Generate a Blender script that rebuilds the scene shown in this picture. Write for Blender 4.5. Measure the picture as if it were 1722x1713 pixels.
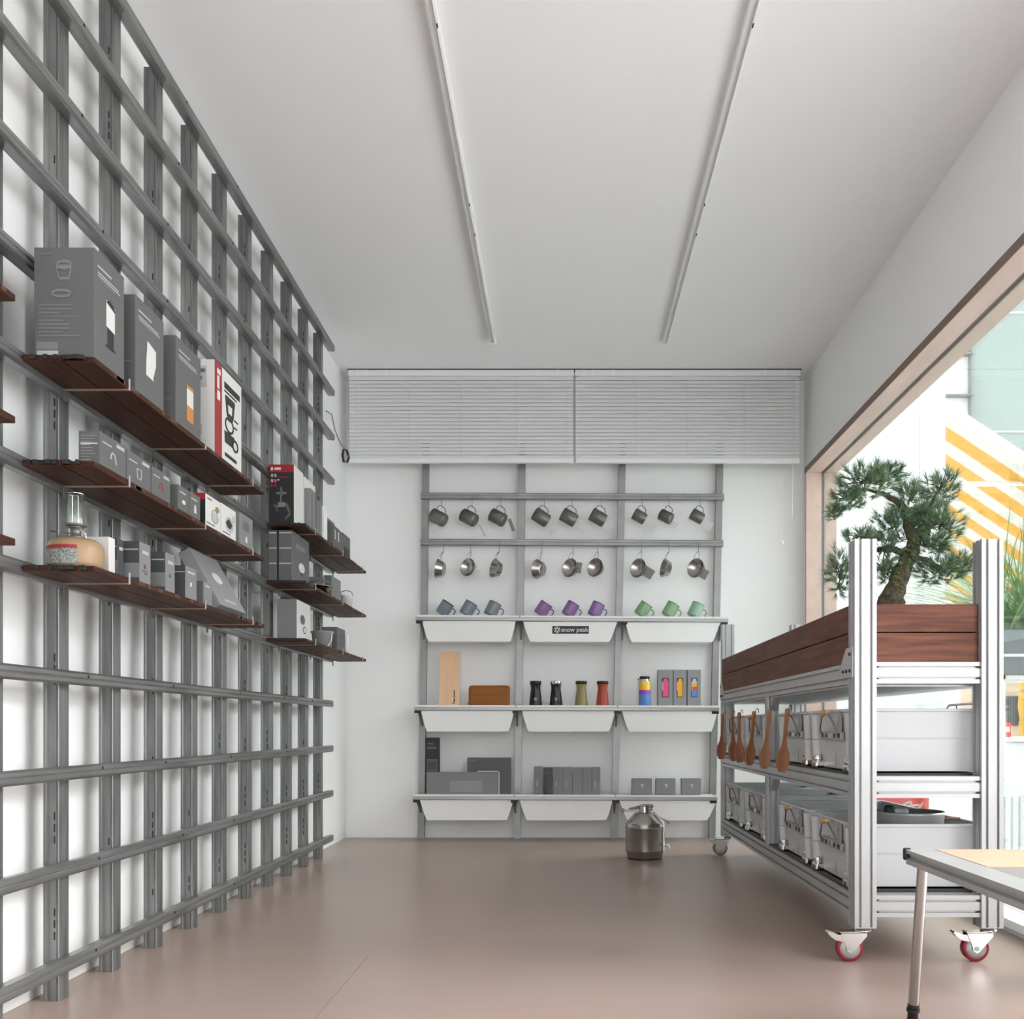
import bpy, bmesh, math, random
from mathutils import Vector, Matrix, Euler
random.seed(7)
PI = math.pi
for o in list(bpy.data.objects): bpy.data.objects.remove(o, do_unlink=True)
S = bpy.context.scene
COL = S.collection

# ------------------------------------------------------------------ camera
F, VX, VY, CH = 1672.0, 948.0, 1222.0, 0.70        # focal length (px), vanishing point, eye height
cd = bpy.data.cameras.new('camera'); cam = bpy.data.objects.new('camera', cd); COL.objects.link(cam)
cd.sensor_fit = 'HORIZONTAL'; cd.sensor_width = 36.0
cd.lens = F / 1722 * 36.0
cd.shift_x = -(VX - 861) / 1722; cd.shift_y = (VY - 856.5) / 1722
cam.location = (0, 0, CH); cam.rotation_euler = (PI / 2, 0, 0); cd.clip_start = 0.05
S.camera = cam

# ------------------------------------------------------------------ world, lights, exposure
w = bpy.data.worlds.new('sky'); S.world = w; w.use_nodes = True
bg = w.node_tree.nodes['Background']
bg.inputs[0].default_value = (0.935, 0.968, 1.0, 1); bg.inputs[1].default_value = 2.5
def area(name, loc, rot, sx, sy, power, color=(1, 1, 1)):
    l = bpy.data.lights.new(name, 'AREA'); l.shape = 'RECTANGLE'; l.size = sx; l.size_y = sy
    l.energy = power; l.color = color
    o = bpy.data.objects.new(name, l); COL.objects.link(o); o.location = loc; o.rotation_euler = rot
    return o
sl = bpy.data.lights.new('hazy_sun', 'SUN'); sl.energy = 2.1; sl.angle = math.radians(38); sl.color = (1, 0.995, 0.985)
so = bpy.data.objects.new('hazy_sun', sl); COL.objects.link(so)
so.rotation_euler = Vector((-0.85, -0.02, -0.62)).to_track_quat('-Z', 'Y').to_euler()
vs = S.view_settings
vs.view_transform = 'Standard'; vs.look = 'None'; vs.gamma = 1; vs.use_curve_mapping = False
vs.exposure = 1.18

# ------------------------------------------------------------------ helpers
def P(px, py, Y):
    return Vector(((px - VX) * Y / F, Y, CH + (VY - py) * Y / F))
def X_(px, Y): return (px - VX) * Y / F
def Z_(py, Y): return CH + (VY - py) * Y / F

def mat(name, color, rough=0.5, metal=0.0, noise=0.0, nscale=8.0, stretch=(1, 1, 1), color2=None, bump=0.0, trans=0.0, spec=0.5, ior=1.45, emit=None, coat=0.0):
    m = bpy.data.materials.new(name); m.use_nodes = True
    nt = m.node_tree; b = nt.nodes['Principled BSDF']
    b.inputs['Base Color'].default_value = (*color, 1); b.inputs['Roughness'].default_value = rough
    b.inputs['Metallic'].default_value = metal; b.inputs['Specular IOR Level'].default_value = spec
    b.inputs['Transmission Weight'].default_value = trans; b.inputs['IOR'].default_value = ior
    b.inputs['Coat Weight'].default_value = coat
    if emit: b.inputs['Emission Color'].default_value = (*emit[0], 1); b.inputs['Emission Strength'].default_value = emit[1]
    if noise or color2 or bump:
        tc = nt.nodes.new('ShaderNodeTexCoord'); mp = nt.nodes.new('ShaderNodeMapping')
        mp.inputs['Scale'].default_value = stretch
        nz = nt.nodes.new('ShaderNodeTexNoise'); nz.inputs['Scale'].default_value = nscale; nz.inputs['Detail'].default_value = 5
        nt.links.new(tc.outputs['Object'], mp.inputs[0]); nt.links.new(mp.outputs[0], nz.inputs['Vector'])
        if noise or color2:
            rp = nt.nodes.new('ShaderNodeValToRGB')
            c2 = color2 or tuple(max(0, c * (1 - noise)) for c in color)
            c1 = color if color2 else tuple(min(1, c * (1 + noise)) for c in color)
            rp.color_ramp.elements[0].position = 0.35; rp.color_ramp.elements[1].position = 0.68
            rp.color_ramp.elements[0].color = (*c2, 1); rp.color_ramp.elements[1].color = (*c1, 1)
            nt.links.new(nz.outputs['Fac'], rp.inputs[0]); nt.links.new(rp.outputs[0], b.inputs['Base Color'])
        if bump:
            bp = nt.nodes.new('ShaderNodeBump'); bp.inputs['Strength'].default_value = bump; bp.inputs['Distance'].default_value = 0.004
            nt.links.new(nz.outputs['Fac'], bp.inputs['Height']); nt.links.new(bp.outputs[0], b.inputs['Normal'])
    return m

def glass_mat(name, tint, gloss=0.06):
    m = bpy.data.materials.new(name); m.use_nodes = True
    nt = m.node_tree; nt.nodes.clear()
    out = nt.nodes.new('ShaderNodeOutputMaterial'); mx = nt.nodes.new('ShaderNodeMixShader')
    tr = nt.nodes.new('ShaderNodeBsdfTransparent'); tr.inputs[0].default_value = (*tint, 1)
    gl = nt.nodes.new('ShaderNodeBsdfGlossy'); gl.inputs['Roughness'].default_value = 0.02
    lw = nt.nodes.new('ShaderNodeLayerWeight'); lw.inputs['Blend'].default_value = 0.25
    mul = nt.nodes.new('ShaderNodeMath'); mul.operation = 'MULTIPLY_ADD'; mul.inputs[1].default_value = 0.5; mul.inputs[2].default_value = gloss
    nt.links.new(lw.outputs['Fresnel'], mul.inputs[0]); nt.links.new(mul.outputs[0], mx.inputs[0])
    nt.links.new(tr.outputs[0], mx.inputs[1]); nt.links.new(gl.outputs[0], mx.inputs[2]); nt.links.new(mx.outputs[0], out.inputs[0])
    return m

M = {}
M['wall'] = mat('wall_paint', (0.89, 0.885, 0.875), 0.65, bump=0.03, nscale=60)
M['ceiling'] = mat('ceiling_paint', (0.885, 0.875, 0.885), 0.7)
M['floor'] = mat('floor_resin', (0.345, 0.255, 0.215), 0.30, noise=0.05, nscale=1.4, spec=0.45)
M['seam'] = mat('floor_seam', (0.22, 0.165, 0.14), 0.6)
M['steel'] = mat('galvanised_steel', (0.215, 0.218, 0.213), 0.40, 0.6, noise=0.30, nscale=7, stretch=(4, 4, 0.45))
M['steelrail'] = mat('galvanised_rail', (0.25, 0.253, 0.25), 0.36, 0.72, noise=0.26, nscale=7, stretch=(4, 0.4, 4))
M['steelback'] = mat('zinc_upright', (0.30, 0.30, 0.293), 0.4, 0.6, noise=0.1, nscale=9)
M['alu'] = mat('anodised_aluminium', (0.40, 0.40, 0.395), 0.33, 0.35, noise=0.02, nscale=5)
M['alushelf'] = mat('shelf_aluminium', (0.36, 0.36, 0.35), 0.38, 0.5)
M['chrome'] = mat('chrome', (0.75, 0.74, 0.72), 0.16, 1.0)
M['inox'] = mat('brushed_stainless', (0.44, 0.42, 0.40), 0.24, 1.0, noise=0.06, nscale=14, stretch=(1, 1, 0.2))
M['ti'] = mat('titanium_grey', (0.21, 0.205, 0.195), 0.42, 0.75, noise=0.1, nscale=30)
M['black'] = mat('black_plastic', (0.012, 0.012, 0.012), 0.45)
M['dark'] = mat('dark_slot', (0.02, 0.02, 0.02), 0.7)
M['white'] = mat('white_plastic', (0.83, 0.83, 0.82), 0.42)
M['binwhite'] = mat('bin_enamel', (0.50, 0.50, 0.505), 0.36)
M['bingrey'] = mat('bin_grey_bracket', (0.34, 0.34, 0.33), 0.45, 0.3)
M['tray'] = mat('tray_pvc', (0.84, 0.835, 0.82), 0.5)
M['blind'] = mat('blind_slat', (0.80, 0.80, 0.80), 0.4)
M['wood_shelf'] = mat('dark_stained_wood', (0.080, 0.023, 0.009), 0.55, spec=0.3, noise=0.0, color2=(0.030, 0.009, 0.004), nscale=6, stretch=(9, 0.6, 9), bump=0.15)
M['palebracket'] = mat('pale_bracket', (0.30, 0.20, 0.14), 0.5)
M['shelf_edge'] = mat('worn_shelf_edge', (0.16, 0.07, 0.04), 0.5, color2=(0.05, 0.02, 0.012), nscale=60)
M['planter'] = mat('stained_cedar', (0.165, 0.062, 0.037), 0.6, spec=0.3, color2=(0.085, 0.030, 0.018), nscale=5, stretch=(1.0, 0.7, 14), bump=0.2)
M['head_shade_strip'] = mat('dark_brown_head_shade', (0.20, 0.135, 0.105), 0.55)  # casing timber in shade, the darkening put into the colour
M['g4'] = mat('mid_grey_carton', (0.27, 0.27, 0.272), 0.5)
M['casing'] = mat('pinkish_timber_casing', (0.66, 0.50, 0.43), 0.55, noise=0.06, nscale=5, stretch=(3, .5, 3))
M['g1'] = mat('grey_carton', (0.115, 0.115, 0.114), 0.55)
M['g2'] = mat('light_grey_carton', (0.20, 0.20, 0.20), 0.55)
M['g3'] = mat('charcoal_carton', (0.060, 0.060, 0.060), 0.5)
M['g0'] = mat('near_black_carton', (0.020, 0.020, 0.021), 0.5)
M['pale'] = mat('white_carton', (0.66, 0.65, 0.62), 0.5)
M['silver'] = mat('silver_print', (0.45, 0.45, 0.44), 0.4)
M['lightprint'] = mat('faint_print', (0.19, 0.19, 0.19), 0.5)
M['red'] = mat('red_print', (0.30, 0.015, 0.025), 0.45)
M['inkb'] = mat('black_print', (0.02, 0.02, 0.02), 0.5)
M['orange'] = mat('orange_print', (0.55, 0.22, 0.05), 0.5)
M['gold'] = mat('gold_print', (0.30, 0.22, 0.08), 0.5)
M['canister'] = mat('tan_canister_paint', (0.36, 0.235, 0.13), 0.35, noise=0.06, nscale=12)
M['labelgrey'] = mat('speckled_label', (0.42, 0.44, 0.40), 0.5, color2=(0.08, 0.09, 0.08), nscale=260)
M['wood'] = mat('spatula_wood', (0.40, 0.18, 0.095), 0.5, color2=(0.27, 0.11, 0.055), nscale=6, stretch=(6, 6, 1))
M['bamboo'] = mat('bamboo_panel', (0.52, 0.365, 0.245), 0.4, color2=(0.48, 0.33, 0.215), nscale=4, stretch=(1, 20, 1))
M['board'] = mat('maple_board', (0.82, 0.54, 0.34), 0.5, color2=(0.76, 0.48, 0.29), nscale=4, stretch=(14, 2, 1))
M['amber'] = mat('amber_brown_case', (0.27, 0.092, 0.012), 0.45, noise=0.1, nscale=5, stretch=(1, 1, 8), spec=0.25)
M['pansteel'] = mat('pan_steel', (0.42, 0.42, 0.41), 0.3, 0.35)
M['olive'] = mat('olive_paint', (0.26, 0.22, 0.09), 0.4); M['brick'] = mat('red_paint', (0.36, 0.055, 0.025), 0.35)
M['blackgloss'] = mat('black_gloss', (0.012, 0.012, 0.014), 0.25)
M['navy'] = mat('blue_band', (0.10, 0.24, 0.58), 0.4); M['purple'] = mat('purple_band', (0.36, 0.05, 0.50), 0.4)
M['yellow'] = mat('yellow_band', (0.85, 0.55, 0.06), 0.4); M['pink'] = mat('pink_print', (0.85, 0.06, 0.28), 0.4)
M['orange2'] = mat('bright_orange', (0.90, 0.38, 0.02), 0.4); M['redor'] = mat('red_orange', (0.75, 0.10, 0.03), 0.4)
M['plumgrey'] = mat('smoke_mug', (0.34, 0.38, 0.44), 0.2, trans=0.45); M['plum'] = mat('purple_mug', (0.42, 0.24, 0.52), 0.2, trans=0.45)
M['plumrim'] = mat('deep_purple', (0.08, 0.01, 0.16), 0.3); M['greyrim'] = mat('deep_grey', (0.05, 0.055, 0.07), 0.3)
M['greenm'] = mat('green_mug', (0.42, 0.62, 0.40), 0.2, trans=0.45); M['greenrim'] = mat('deep_green', (0.05, 0.20, 0.03), 0.3)
M['greenm2'] = mat('mint_mug', (0.45, 0.66, 0.52), 0.2, trans=0.45)
M['tagpale'] = mat('clear_tag', (0.55, 0.55, 0.54), 0.25); M['tagdark'] = mat('grey_tag', (0.16, 0.155, 0.145), 0.35)
M['glass'] = glass_mat('clear_glass', (0.93, 0.95, 0.94)); M['pane'] = glass_mat('window_pane', (0.76, 0.785, 0.775), 0.02)
M['wheelred'] = mat('red_polyurethane', (0.24, 0.010, 0.024), 0.35); M['wheelgrey'] = mat('grey_tyre', (0.16, 0.13, 0.12), 0.45)
M['bark'] = mat('mossy_bark', (0.11, 0.085, 0.05), 0.9, color2=(0.035, 0.03, 0.02), nscale=45, bump=0.9)
M['needle'] = mat('pine_needle', (0.075, 0.14, 0.075), 0.5); M['needle2'] = mat('pine_needle_light', (0.16, 0.235, 0.125), 0.5)
M['moss'] = mat('moss', (0.10, 0.13, 0.04), 0.9, noise=0.4, nscale=90)
M['soil'] = mat('dark_soil', (0.04, 0.03, 0.022), 0.95, noise=0.4, nscale=60, bump=1.0)
M['leaf'] = mat('grass_blade', (0.26, 0.43, 0.17), 0.45, noise=0.25, nscale=3)
M['facade'] = mat('white_render', (0.86, 0.86, 0.86), 0.7); M['gglass'] = mat('green_grey_glazing', (0.36, 0.43, 0.40), 0.12, noise=0.05, nscale=.6)
M['awnw'] = mat('awning_white', (0.72, 0.70, 0.64), 0.8); M['awny'] = mat('awning_yellow', (0.75, 0.40, 0.05), 0.8)
M['pave'] = mat('pale_paving', (0.74, 0.735, 0.72), 0.8, noise=0.06, nscale=3)
M['slate'] = mat('slate_blue_glass', (0.17, 0.21, 0.22), 0.2); M['beige'] = mat('beige_panel', (0.62, 0.48, 0.34), 0.6)
M['signred'] = mat('sign_red', (0.72, 0.05, 0.03), 0.5)
M['rope'] = mat('cord', (0.75, 0.74, 0.70), 0.6)
M['mustard'] = mat('mustard', (0.75, 0.42, 0.05), 0.5)

class MB:
    """collects shapes; build() links them as ONE mesh object"""
    def __init__(s): s.v = []; s.f = []; s.m = []; s.s = []; s.mats = []
    def mi(s, m):
        m = M[m] if isinstance(m, str) else m
        if m not in s.mats: s.mats.append(m)
        return s.mats.index(m)
    def add(s, verts, faces, m, smooth=False, T=None):
        n = len(s.v); k = s.mi(m)
        for v in verts:
            v = Vector(v); s.v.append(T @ v if T else v)
        for f in faces: s.f.append([i + n for i in f]); s.m.append(k); s.s.append(smooth)
        return s
    def box(s, a, b, m, bev=0.0, T=None):
        a = Vector(a); b = Vector(b)
        lo = Vector([min(a[i], b[i]) for i in range(3)]); hi = Vector([max(a[i], b[i]) for i in range(3)])
        if bev <= 0:
            vs_ = [(x, y, z) for x in (lo.x, hi.x) for y in (lo.y, hi.y) for z in (lo.z, hi.z)]
            return s.add(vs_, [(0, 1, 3, 2), (4, 6, 7, 5), (0, 4, 5, 1), (2, 3, 7, 6), (0, 2, 6, 4), (1, 5, 7, 3)], m, False, T)
        bm = bmesh.new(); bmesh.ops.create_cube(bm, size=1)
        for v in bm.verts: v.co = Vector([lo[i] + (v.co[i] + 0.5) * (hi[i] - lo[i]) for i in range(3)])
        bmesh.ops.bevel(bm, geom=list(bm.edges), offset=min(bev, 0.45 * min(hi - lo)), segments=2, affect='EDGES', profile=0.5)
        bm.verts.index_update()
        s.add([v.co.copy() for v in bm.verts], [[v.index for v in f.verts] for f in bm.faces], m, False, T); bm.free()
        return s
    def prism(s, poly, o, u, v, w, m, smooth=False, T=None):
        """2D polygon in the plane o + x u + y v, extruded by vector w"""
        o = Vector(o); u = Vector(u); v = Vector(v); w = Vector(w); n = len(poly)
        vs_ = [o + u * a + v * b for a, b in poly]; vs_ += [p + w for p in vs_]
        s.add(vs_, [[(i), (i + 1) % n, (i + 1) % n + n, i + n] for i in range(n)], m, smooth, T)
        return s.add(vs_, [list(range(n))[::-1], list(range(n, 2 * n))], m, False, T)
    def lathe(s, prof, c, m, n=24, T=None, axis=None):
        """profile of (r, z) turned about the z axis through c"""
        c = Vector(c); vs_ = []; fs = []
        for r, z in prof:
            for i in range(n): a = 2 * PI * i / n; vs_.append(c + Vector((r * math.cos(a), r * math.sin(a), z)))
        for j in range(len(prof) - 1):
            for i in range(n): fs.append((j * n + i, j * n + (i + 1) % n, (j + 1) * n + (i + 1) % n, (j + 1) * n + i))
        return s.add(vs_, fs, m, True, T)
    def tube(s, pts, r, m, n=8, T=None, closed=False, cap=True):
        pts = [Vector(p) for p in pts]; R = r if isinstance(r, (list, tuple)) else [r] * len(pts)
        vs_ = []; fs = []; k = len(pts); ref = None
        for i, p in enumerate(pts):
            if closed: d = pts[(i + 1) % k] - pts[i - 1]
            else: d = pts[min(i + 1, k - 1)] - pts[max(i - 1, 0)]
            d = d.normalized()
            if ref is None: ref = Vector((0, 0, 1)) if abs(d.z) < 0.9 else Vector((1, 0, 0))
            a = (ref - d * ref.dot(d)).normalized(); b = d.cross(a); ref = a
            for j in range(n): t = 2 * PI * j / n; vs_.append(p + (a * math.cos(t) + b * math.sin(t)) * R[i])
        for i in range(k if closed else k - 1):
            i2 = (i + 1) % k
            for j in range(n): fs.append((i * n + j, i * n + (j + 1) % n, i2 * n + (j + 1) % n, i2 * n + j))
        s.add(vs_, fs, m, True, T)
        if cap and not closed: s.add(vs_[:n] + vs_[-n:], [list(range(n))[::-1], list(range(n, 2 * n))], m, False, T)
        return s
    def mesh(s, name):
        me = bpy.data.meshes.new(name)
        me.from_pydata([tuple(v) for v in s.v], [], s.f)
        for m in s.mats: me.materials.append(m)
        me.polygons.foreach_set('material_index', s.m); me.polygons.foreach_set('use_smooth', s.s)
        me.update(); return me
    def build(s, name, parent=None, origin=None):
        """parent given: vertices are in world space unless the parent stands at its own origin"""
        if origin is None: origin = parent.location.copy() if parent else Vector((0, 0, 0))
        origin = Vector(origin)
        s.v = [v - origin for v in s.v]
        o = bpy.data.objects.new(name, s.mesh(name)); COL.objects.link(o)
        if parent: o.parent = parent
        else: o.location = origin
        return o
    def centre(s):
        lo = [min(v[i] for v in s.v) for i in range(3)]; hi = [max(v[i] for v in s.v) for i in range(3)]
        return Vector(((lo[0] + hi[0]) / 2, (lo[1] + hi[1]) / 2, lo[2]))
    def thing(s, name, label, cat, group=None):
        o = s.build(name, None, s.centre()); tag(o, label, cat, group); return o
    def struct(s, name): o = s.build(name); o['kind'] = 'structure'; return o

def tag(o, label, cat, group=None):
    o['label'] = label; o['category'] = cat
    if group: o['group'] = group
    return o
def empty(name, loc, label, cat, group=None):
    o = bpy.data.objects.new(name, None); COL.objects.link(o); o.location = loc; o.empty_display_size = 0.05
    return tag(o, label, cat, group)
def inst(me, name, parent):
    o = bpy.data.objects.new(name, me); COL.objects.link(o); o.parent = parent; return o
def label_part(o, text): o['label'] = text; return o
def copy_thing(root, loc=None, rot=None, label=None):
    r = root.copy(); COL.objects.link(r)
    if loc is not None: r.location = loc
    if rot is not None: r.rotation_euler = rot
    if label: r['label'] = label
    for ch in list(root.children):
        c = ch.copy(); COL.objects.link(c); c.parent = r
        for g in ch.children: d = g.copy(); COL.objects.link(d); d.parent = c
    return r
ORD = ['first', 'second', 'third', 'fourth', 'fifth', 'sixth', 'seventh', 'eighth', 'ninth', 'tenth', 'eleventh', 'twelfth']
def ellipse(cx, cy, rx, ry, n=20): return [(cx + rx * math.cos(2 * PI * i / n), cy + ry * math.sin(2 * PI * i / n)) for i in range(n)]

# ------------------------------------------------------------------ the room
XL, XR, YB, YF, ZC = -1.377, 1.52, 6.293, -3.0, 2.89
MB().box((XL - .1, YF, -0.05), (XR + .16, YB + .1, 0), 'floor').struct('floor')
MB().box((XL - .1, YF, ZC), (XR + .16, YB + .1, ZC + .1), 'ceiling').struct('ceiling')
MB().box((XL - .1, YF, 0), (XL, YB + .1, ZC), 'wall').struct('wall_left')
MB().box((XL, YB, 0), (XR + .16, YB + .1, ZC), 'wall').struct('wall_back')
WS, WT, WN, WF = 0.02, 2.305, 2.80, 6.19      # window sill, head, near end, far end
DN, DF = 0.2, 2.55                             # unseen doorway added in the same wall to let more daylight in
b = MB()
b.box((XR, YF, 0), (XR + .16, DN, ZC), 'wall').box((XR, WF, 0), (XR + .16, YB, ZC), 'wall').box((XR, DF, 0), (XR + .16, WN, ZC), 'wall')
b.box((XR, WN, 0), (XR + .16, WF, WS), 'wall').box((XR, WN, WT), (XR + .16, WF, ZC), 'wall').box((XR, DN, WT), (XR + .16, DF, ZC), 'wall')
b.struct('wall_right')
b = MB()   # wall behind the camera, with an unseen shopfront opening added for fill daylight
b.box((XL, YF - .1, 0), (-1.0, YF, ZC), 'wall').box((1.1, YF - .1, 0), (XR + .16, YF, ZC), 'wall').box((-1.0, YF - .1, 2.6), (1.1, YF, ZC), 'wall')
b.struct('wall_front')
MB().box((XL, YF, 0), (XL + .012, 5.42, .045), 'pale', .002).struct('baseboard_left')
b = MB()
b.box((-.598, YF, 0), (-.5968, 3.05, .0006), 'seam')
b.struct('trim_1')
# window: timber casing, inner track, pane, sill
wroot = bpy.data.objects.new('window_1', None); COL.objects.link(wroot); wroot['kind'] = 'structure'
b = MB(); T = .03
b.box((XR - .018, WF - T, WS), (XR + .075, WF, WT), 'casing', .002)
b.box((XR - .018, WN, WT - T), (XR + .075, WF - T, WT), 'casing', .002)
b.box((XR - .018, WN, WS), (XR + .075, WN + T, WT - T), 'casing', .002)
b.box((XR - .018, WN + T, WS), (XR + .075, WF - T, WS + T), 'wall', .002)
b.build('casing', wroot)
MB().box((XR - .021, WN, WT - T), (XR - .018, WF, WT + .006), 'head_shade_strip').build('head_shade_strip', wroot)  # thin dark strip painting the shade on the head's room face
b = MB()
b.box((XR + .092, WF - T * 1.2, WS), (XR + .17, WF, WT), 'casing', .002)
b.box((XR + .092, WN, WT - T * 1.2), (XR + .17, WF - T, WT), 'casing', .002)
b.box((XR + .092, WN, WS), (XR + .17, WF - T, WS + T), 'wall', .002)
b.build('outer_casing', wroot)
b = MB()
b.box((XR + .075, WF - T * .6, WS), (XR + .092, WF, WT), 'white'); b.box((XR + .075, WN, WT - T * .6), (XR + .092, WF - T, WT), 'white')
b.build('track', wroot)
MB().box((XR + .081, WN + T, WS + T), (XR + .086, WF - T * .6, WT - T * .6), 'pane').build('glass_pane', wroot)
# thin pull cord hanging in the window head
MB().tube([Vector((X_(1547, 4.6), 4.6, WT - T * 1.2)), P(1546.5, 820, 4.6), P(1546, 1000, 4.6)], .0016, 'rope', 6).thing('pull_cord', 'thin white cord hanging straight down from the window head behind the bonsai', 'cord')

# ------------------------------------------------------------------ ceiling tracks
for (x, yend, lab) in ((-.40, 5.6, 'white ceiling track nearer the left wall, running front to back'), (.572, 5.61, 'white ceiling track nearer the window, running front to back')):
    r = empty('ceiling_track', (x, 3.0, ZC), lab, 'lighting track', 'ceiling tracks')
    b = MB(); hw = .0155
    prof = [(-hw, 0), (-hw, -.03), (-hw * .55, -.033), (-hw * .55, -.020), (hw * .55, -.020), (hw * .55, -.033), (hw, -.03), (hw, 0)]
    b.prism(prof, (x, .4, ZC), (1, 0, 0), (0, 0, 1), (0, yend - .4, 0), 'white')
    for yy in (3.05, 4.1, 4.35): b.box((x + .0085, yy, ZC - .0336), (x + .0125, yy + .02, ZC - .03), 'dark')
    b.build('rail', r)
    MB().box((x - .02, yend, ZC - .036), (x + .02, yend + .018, ZC), 'white', .002).build('end_cap', r)

# ------------------------------------------------------------------ left wall: uprights, rails
XS, XRAIL = -1.287, -1.25
for k in range(-1, 10):
    yf = 2.5865 + .303 * k; y0 = yf - .052; t = .003
    b = MB()
    d = .040
    prof = [(-.0015, .0), (0, .0015), (0, .0505), (-.0015, .052), (-d, .052), (-d, .040), (-d + .003, .040), (-d + .003, .049), (-.003, .049), (-.003, .005), (-d + .003, .003), (-d + .003, .012), (-d, .012), (-d, 0), (-d + .006, 0), (-d + .008, .0015), (-d + .014, .0015), (-d + .016, 0), (-.006, 0), (-.0055, .002), (-.0035, .002), (-.003, 0)]
    b.prism(prof, (XS, y0, 0.0), (1, 0, 0), (0, 1, 0), (0, 0, 2.785), 'steel')
    rnd = random.Random(k + 40)
    for z in [0.16 + .22 * i + rnd.uniform(-.03, .03) for i in range(12)]:      # punched slots in the flange
        if rnd.random() < .75:
            for j in range(rnd.choice((1, 2, 3))):
                b.box((XS - .013, y0 - .0006, z + j * .03), (XS - .009, y0, z + .02 + j * .03), 'dark')
    b.thing('wall_upright', 'galvanised steel upright of the left wall grid, %s from the left edge of the photo' % ORD[k + 1], 'metal upright', 'uprights of the left wall grid')
for i in range(12):
    zc = .098 + .2425 * i
    b = MB()
    h = .018
    prof = [(0, -h + .004), (.031, -h), (.037, -h + .006), (.037, -.003), (.0345, 0), (.037, .003), (.037, h - .006), (.031, h), (0, h - .004)]
    b.prism(prof, (XS, .9, zc), (1, 0, 0), (0, 0, 1), (0, 4.5 + (.03 if i > 5 else 0), 0), 'steelrail')
    rnd = random.Random(i)
    for q in range(6):
        yy = 2.0 + .606 * q + rnd.uniform(-.1, .1)
        b.tube([(XRAIL - .002, yy, zc + .006), (XRAIL + .0015, yy, zc + .006)], .004, 'dark', 8)
    b.thing('wall_rail', 'long horizontal galvanised rail of the left wall grid, %s from the floor' % ORD[i], 'metal rail', 'rails of the left wall grid')

# ------------------------------------------------------------------ left wall shelves
XFRONT = -1.09
def wall_shelf(y0, y1, zu, lab, rods):
    r = empty('wall_shelf', ((XRAIL + XFRONT) / 2, (y0 + y1) / 2, zu), lab, 'shelf', 'brown shelves on the left wall')
    b = MB(); xm = (XRAIL + XFRONT) / 2 + .01
    b.box((XRAIL + .001, y0, zu), (xm - .0015, y1, zu + .014), 'wood_shelf', .0015)
    b.box((xm + .0015, y0 + .012, zu), (XFRONT, y1 - .008, zu + .014), 'wood_shelf', .0015)
    b.box((xm - .0015, y0 + .012, zu + .004), (xm + .0015, y1 - .008, zu + .014), 'wood_shelf')
    rnd = random.Random(int(y0 * 1000 + zu * 77))
    for i in range(16):      # chipped, splintery near end and front edge
        x = rnd.uniform(XRAIL + .01, XFRONT - .02); b.box((x, y0 - rnd.uniform(.002, .008), zu + .003), (x + rnd.uniform(.004, .014), y0 + .006, zu + .013), 'dark')
    for i in range(14):
        y = rnd.uniform(y0 + .05, y1 - .05); b.box((XFRONT - .002, y, zu + .004), (XFRONT + .0012, y + rnd.uniform(.01, .05), zu + .012), 'shelf_edge')
    b.build('board', r)
    for y in rods:
        b = MB()
        b.box((XRAIL + .0005, y - .004, zu - .003), (XFRONT + .002, y + .004, zu), 'palebracket')
        b.box((XFRONT + .0012, y - .0025, zu - .003), (XFRONT + .0035, y + .0025, zu + .026), 'silver')
        b.box((XRAIL + .0003, y - .008, zu - .03), (XRAIL + .003, y + .008, zu + .0), 'steelrail')
        b.build('bracket', r)
for (y0, y1, nm, rods) in ((.75, 1.985, 'nearest', (1.0, 1.5, 1.85)), (2.295, 3.63, 'middle', (2.49, 3.02, 3.48)), (4.18, 5.49, 'far', (4.36, 4.9, 5.38))):
    for zu, lv in ((1.545, 'top'), (1.303, 'middle'), (1.060, 'bottom')):
        wall_shelf(y0, y1, zu, 'dark brown stained wooden shelf on the left wall, %s shelf of the %s stack' % (lv, {'nearest': 'cut off', 'middle': 'large', 'far': 'smaller far'}[nm]), rods)
ZA, ZBs, ZCs = 1.5592, 1.3172, 1.0742

# ------------------------------------------------------------------ cartons
def carton(name, x0, x1, y0, y1, z0, z1, m, label, cat='box', group=None, dec=(), bev=.0015, mside=None, T=None):
    """dec: (face, polygon or (u0,v0,u1,v1), material); face r = room side (+X), c = camera side (-Y); u,v run 0..1"""
    b = MB(); b.box((x0, y0, z0), (x1, y1, z1), m, bev, T)
    e = .0007
    lvl = 0
    for face, g, mm in dec:
        lvl += 1; ee = e + .00005 * lvl
        poly = [(g[0], g[1]), (g[2], g[1]), (g[2], g[3]), (g[0], g[3])] if not isinstance(g, list) else g
        if face == 'r': b.prism(poly, (x1 - .0002, y0, z0), (0, y1 - y0, 0), (0, 0, z1 - z0), (ee, 0, 0), mm, T=T)
        else: b.prism(poly, (x0, y0 + .0002, z0), (x1 - x0, 0, 0), (0, 0, z1 - z0), (0, -ee, 0), mm, T=T)
    o = b.thing(name, label, cat, group)
    return o
def lines(face, u0, u1, v0, v1, n, m, seed=0):
    rnd = random.Random(seed); out = []
    for i in range(n):
        v = v1 - (v1 - v0) * i / max(1, n - 1); h = .008 + .006 * rnd.random()
        out.append((face, (u0, v - h, u0 + (u1 - u0) * rnd.uniform(.45, 1), v), m))
    return out
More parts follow.
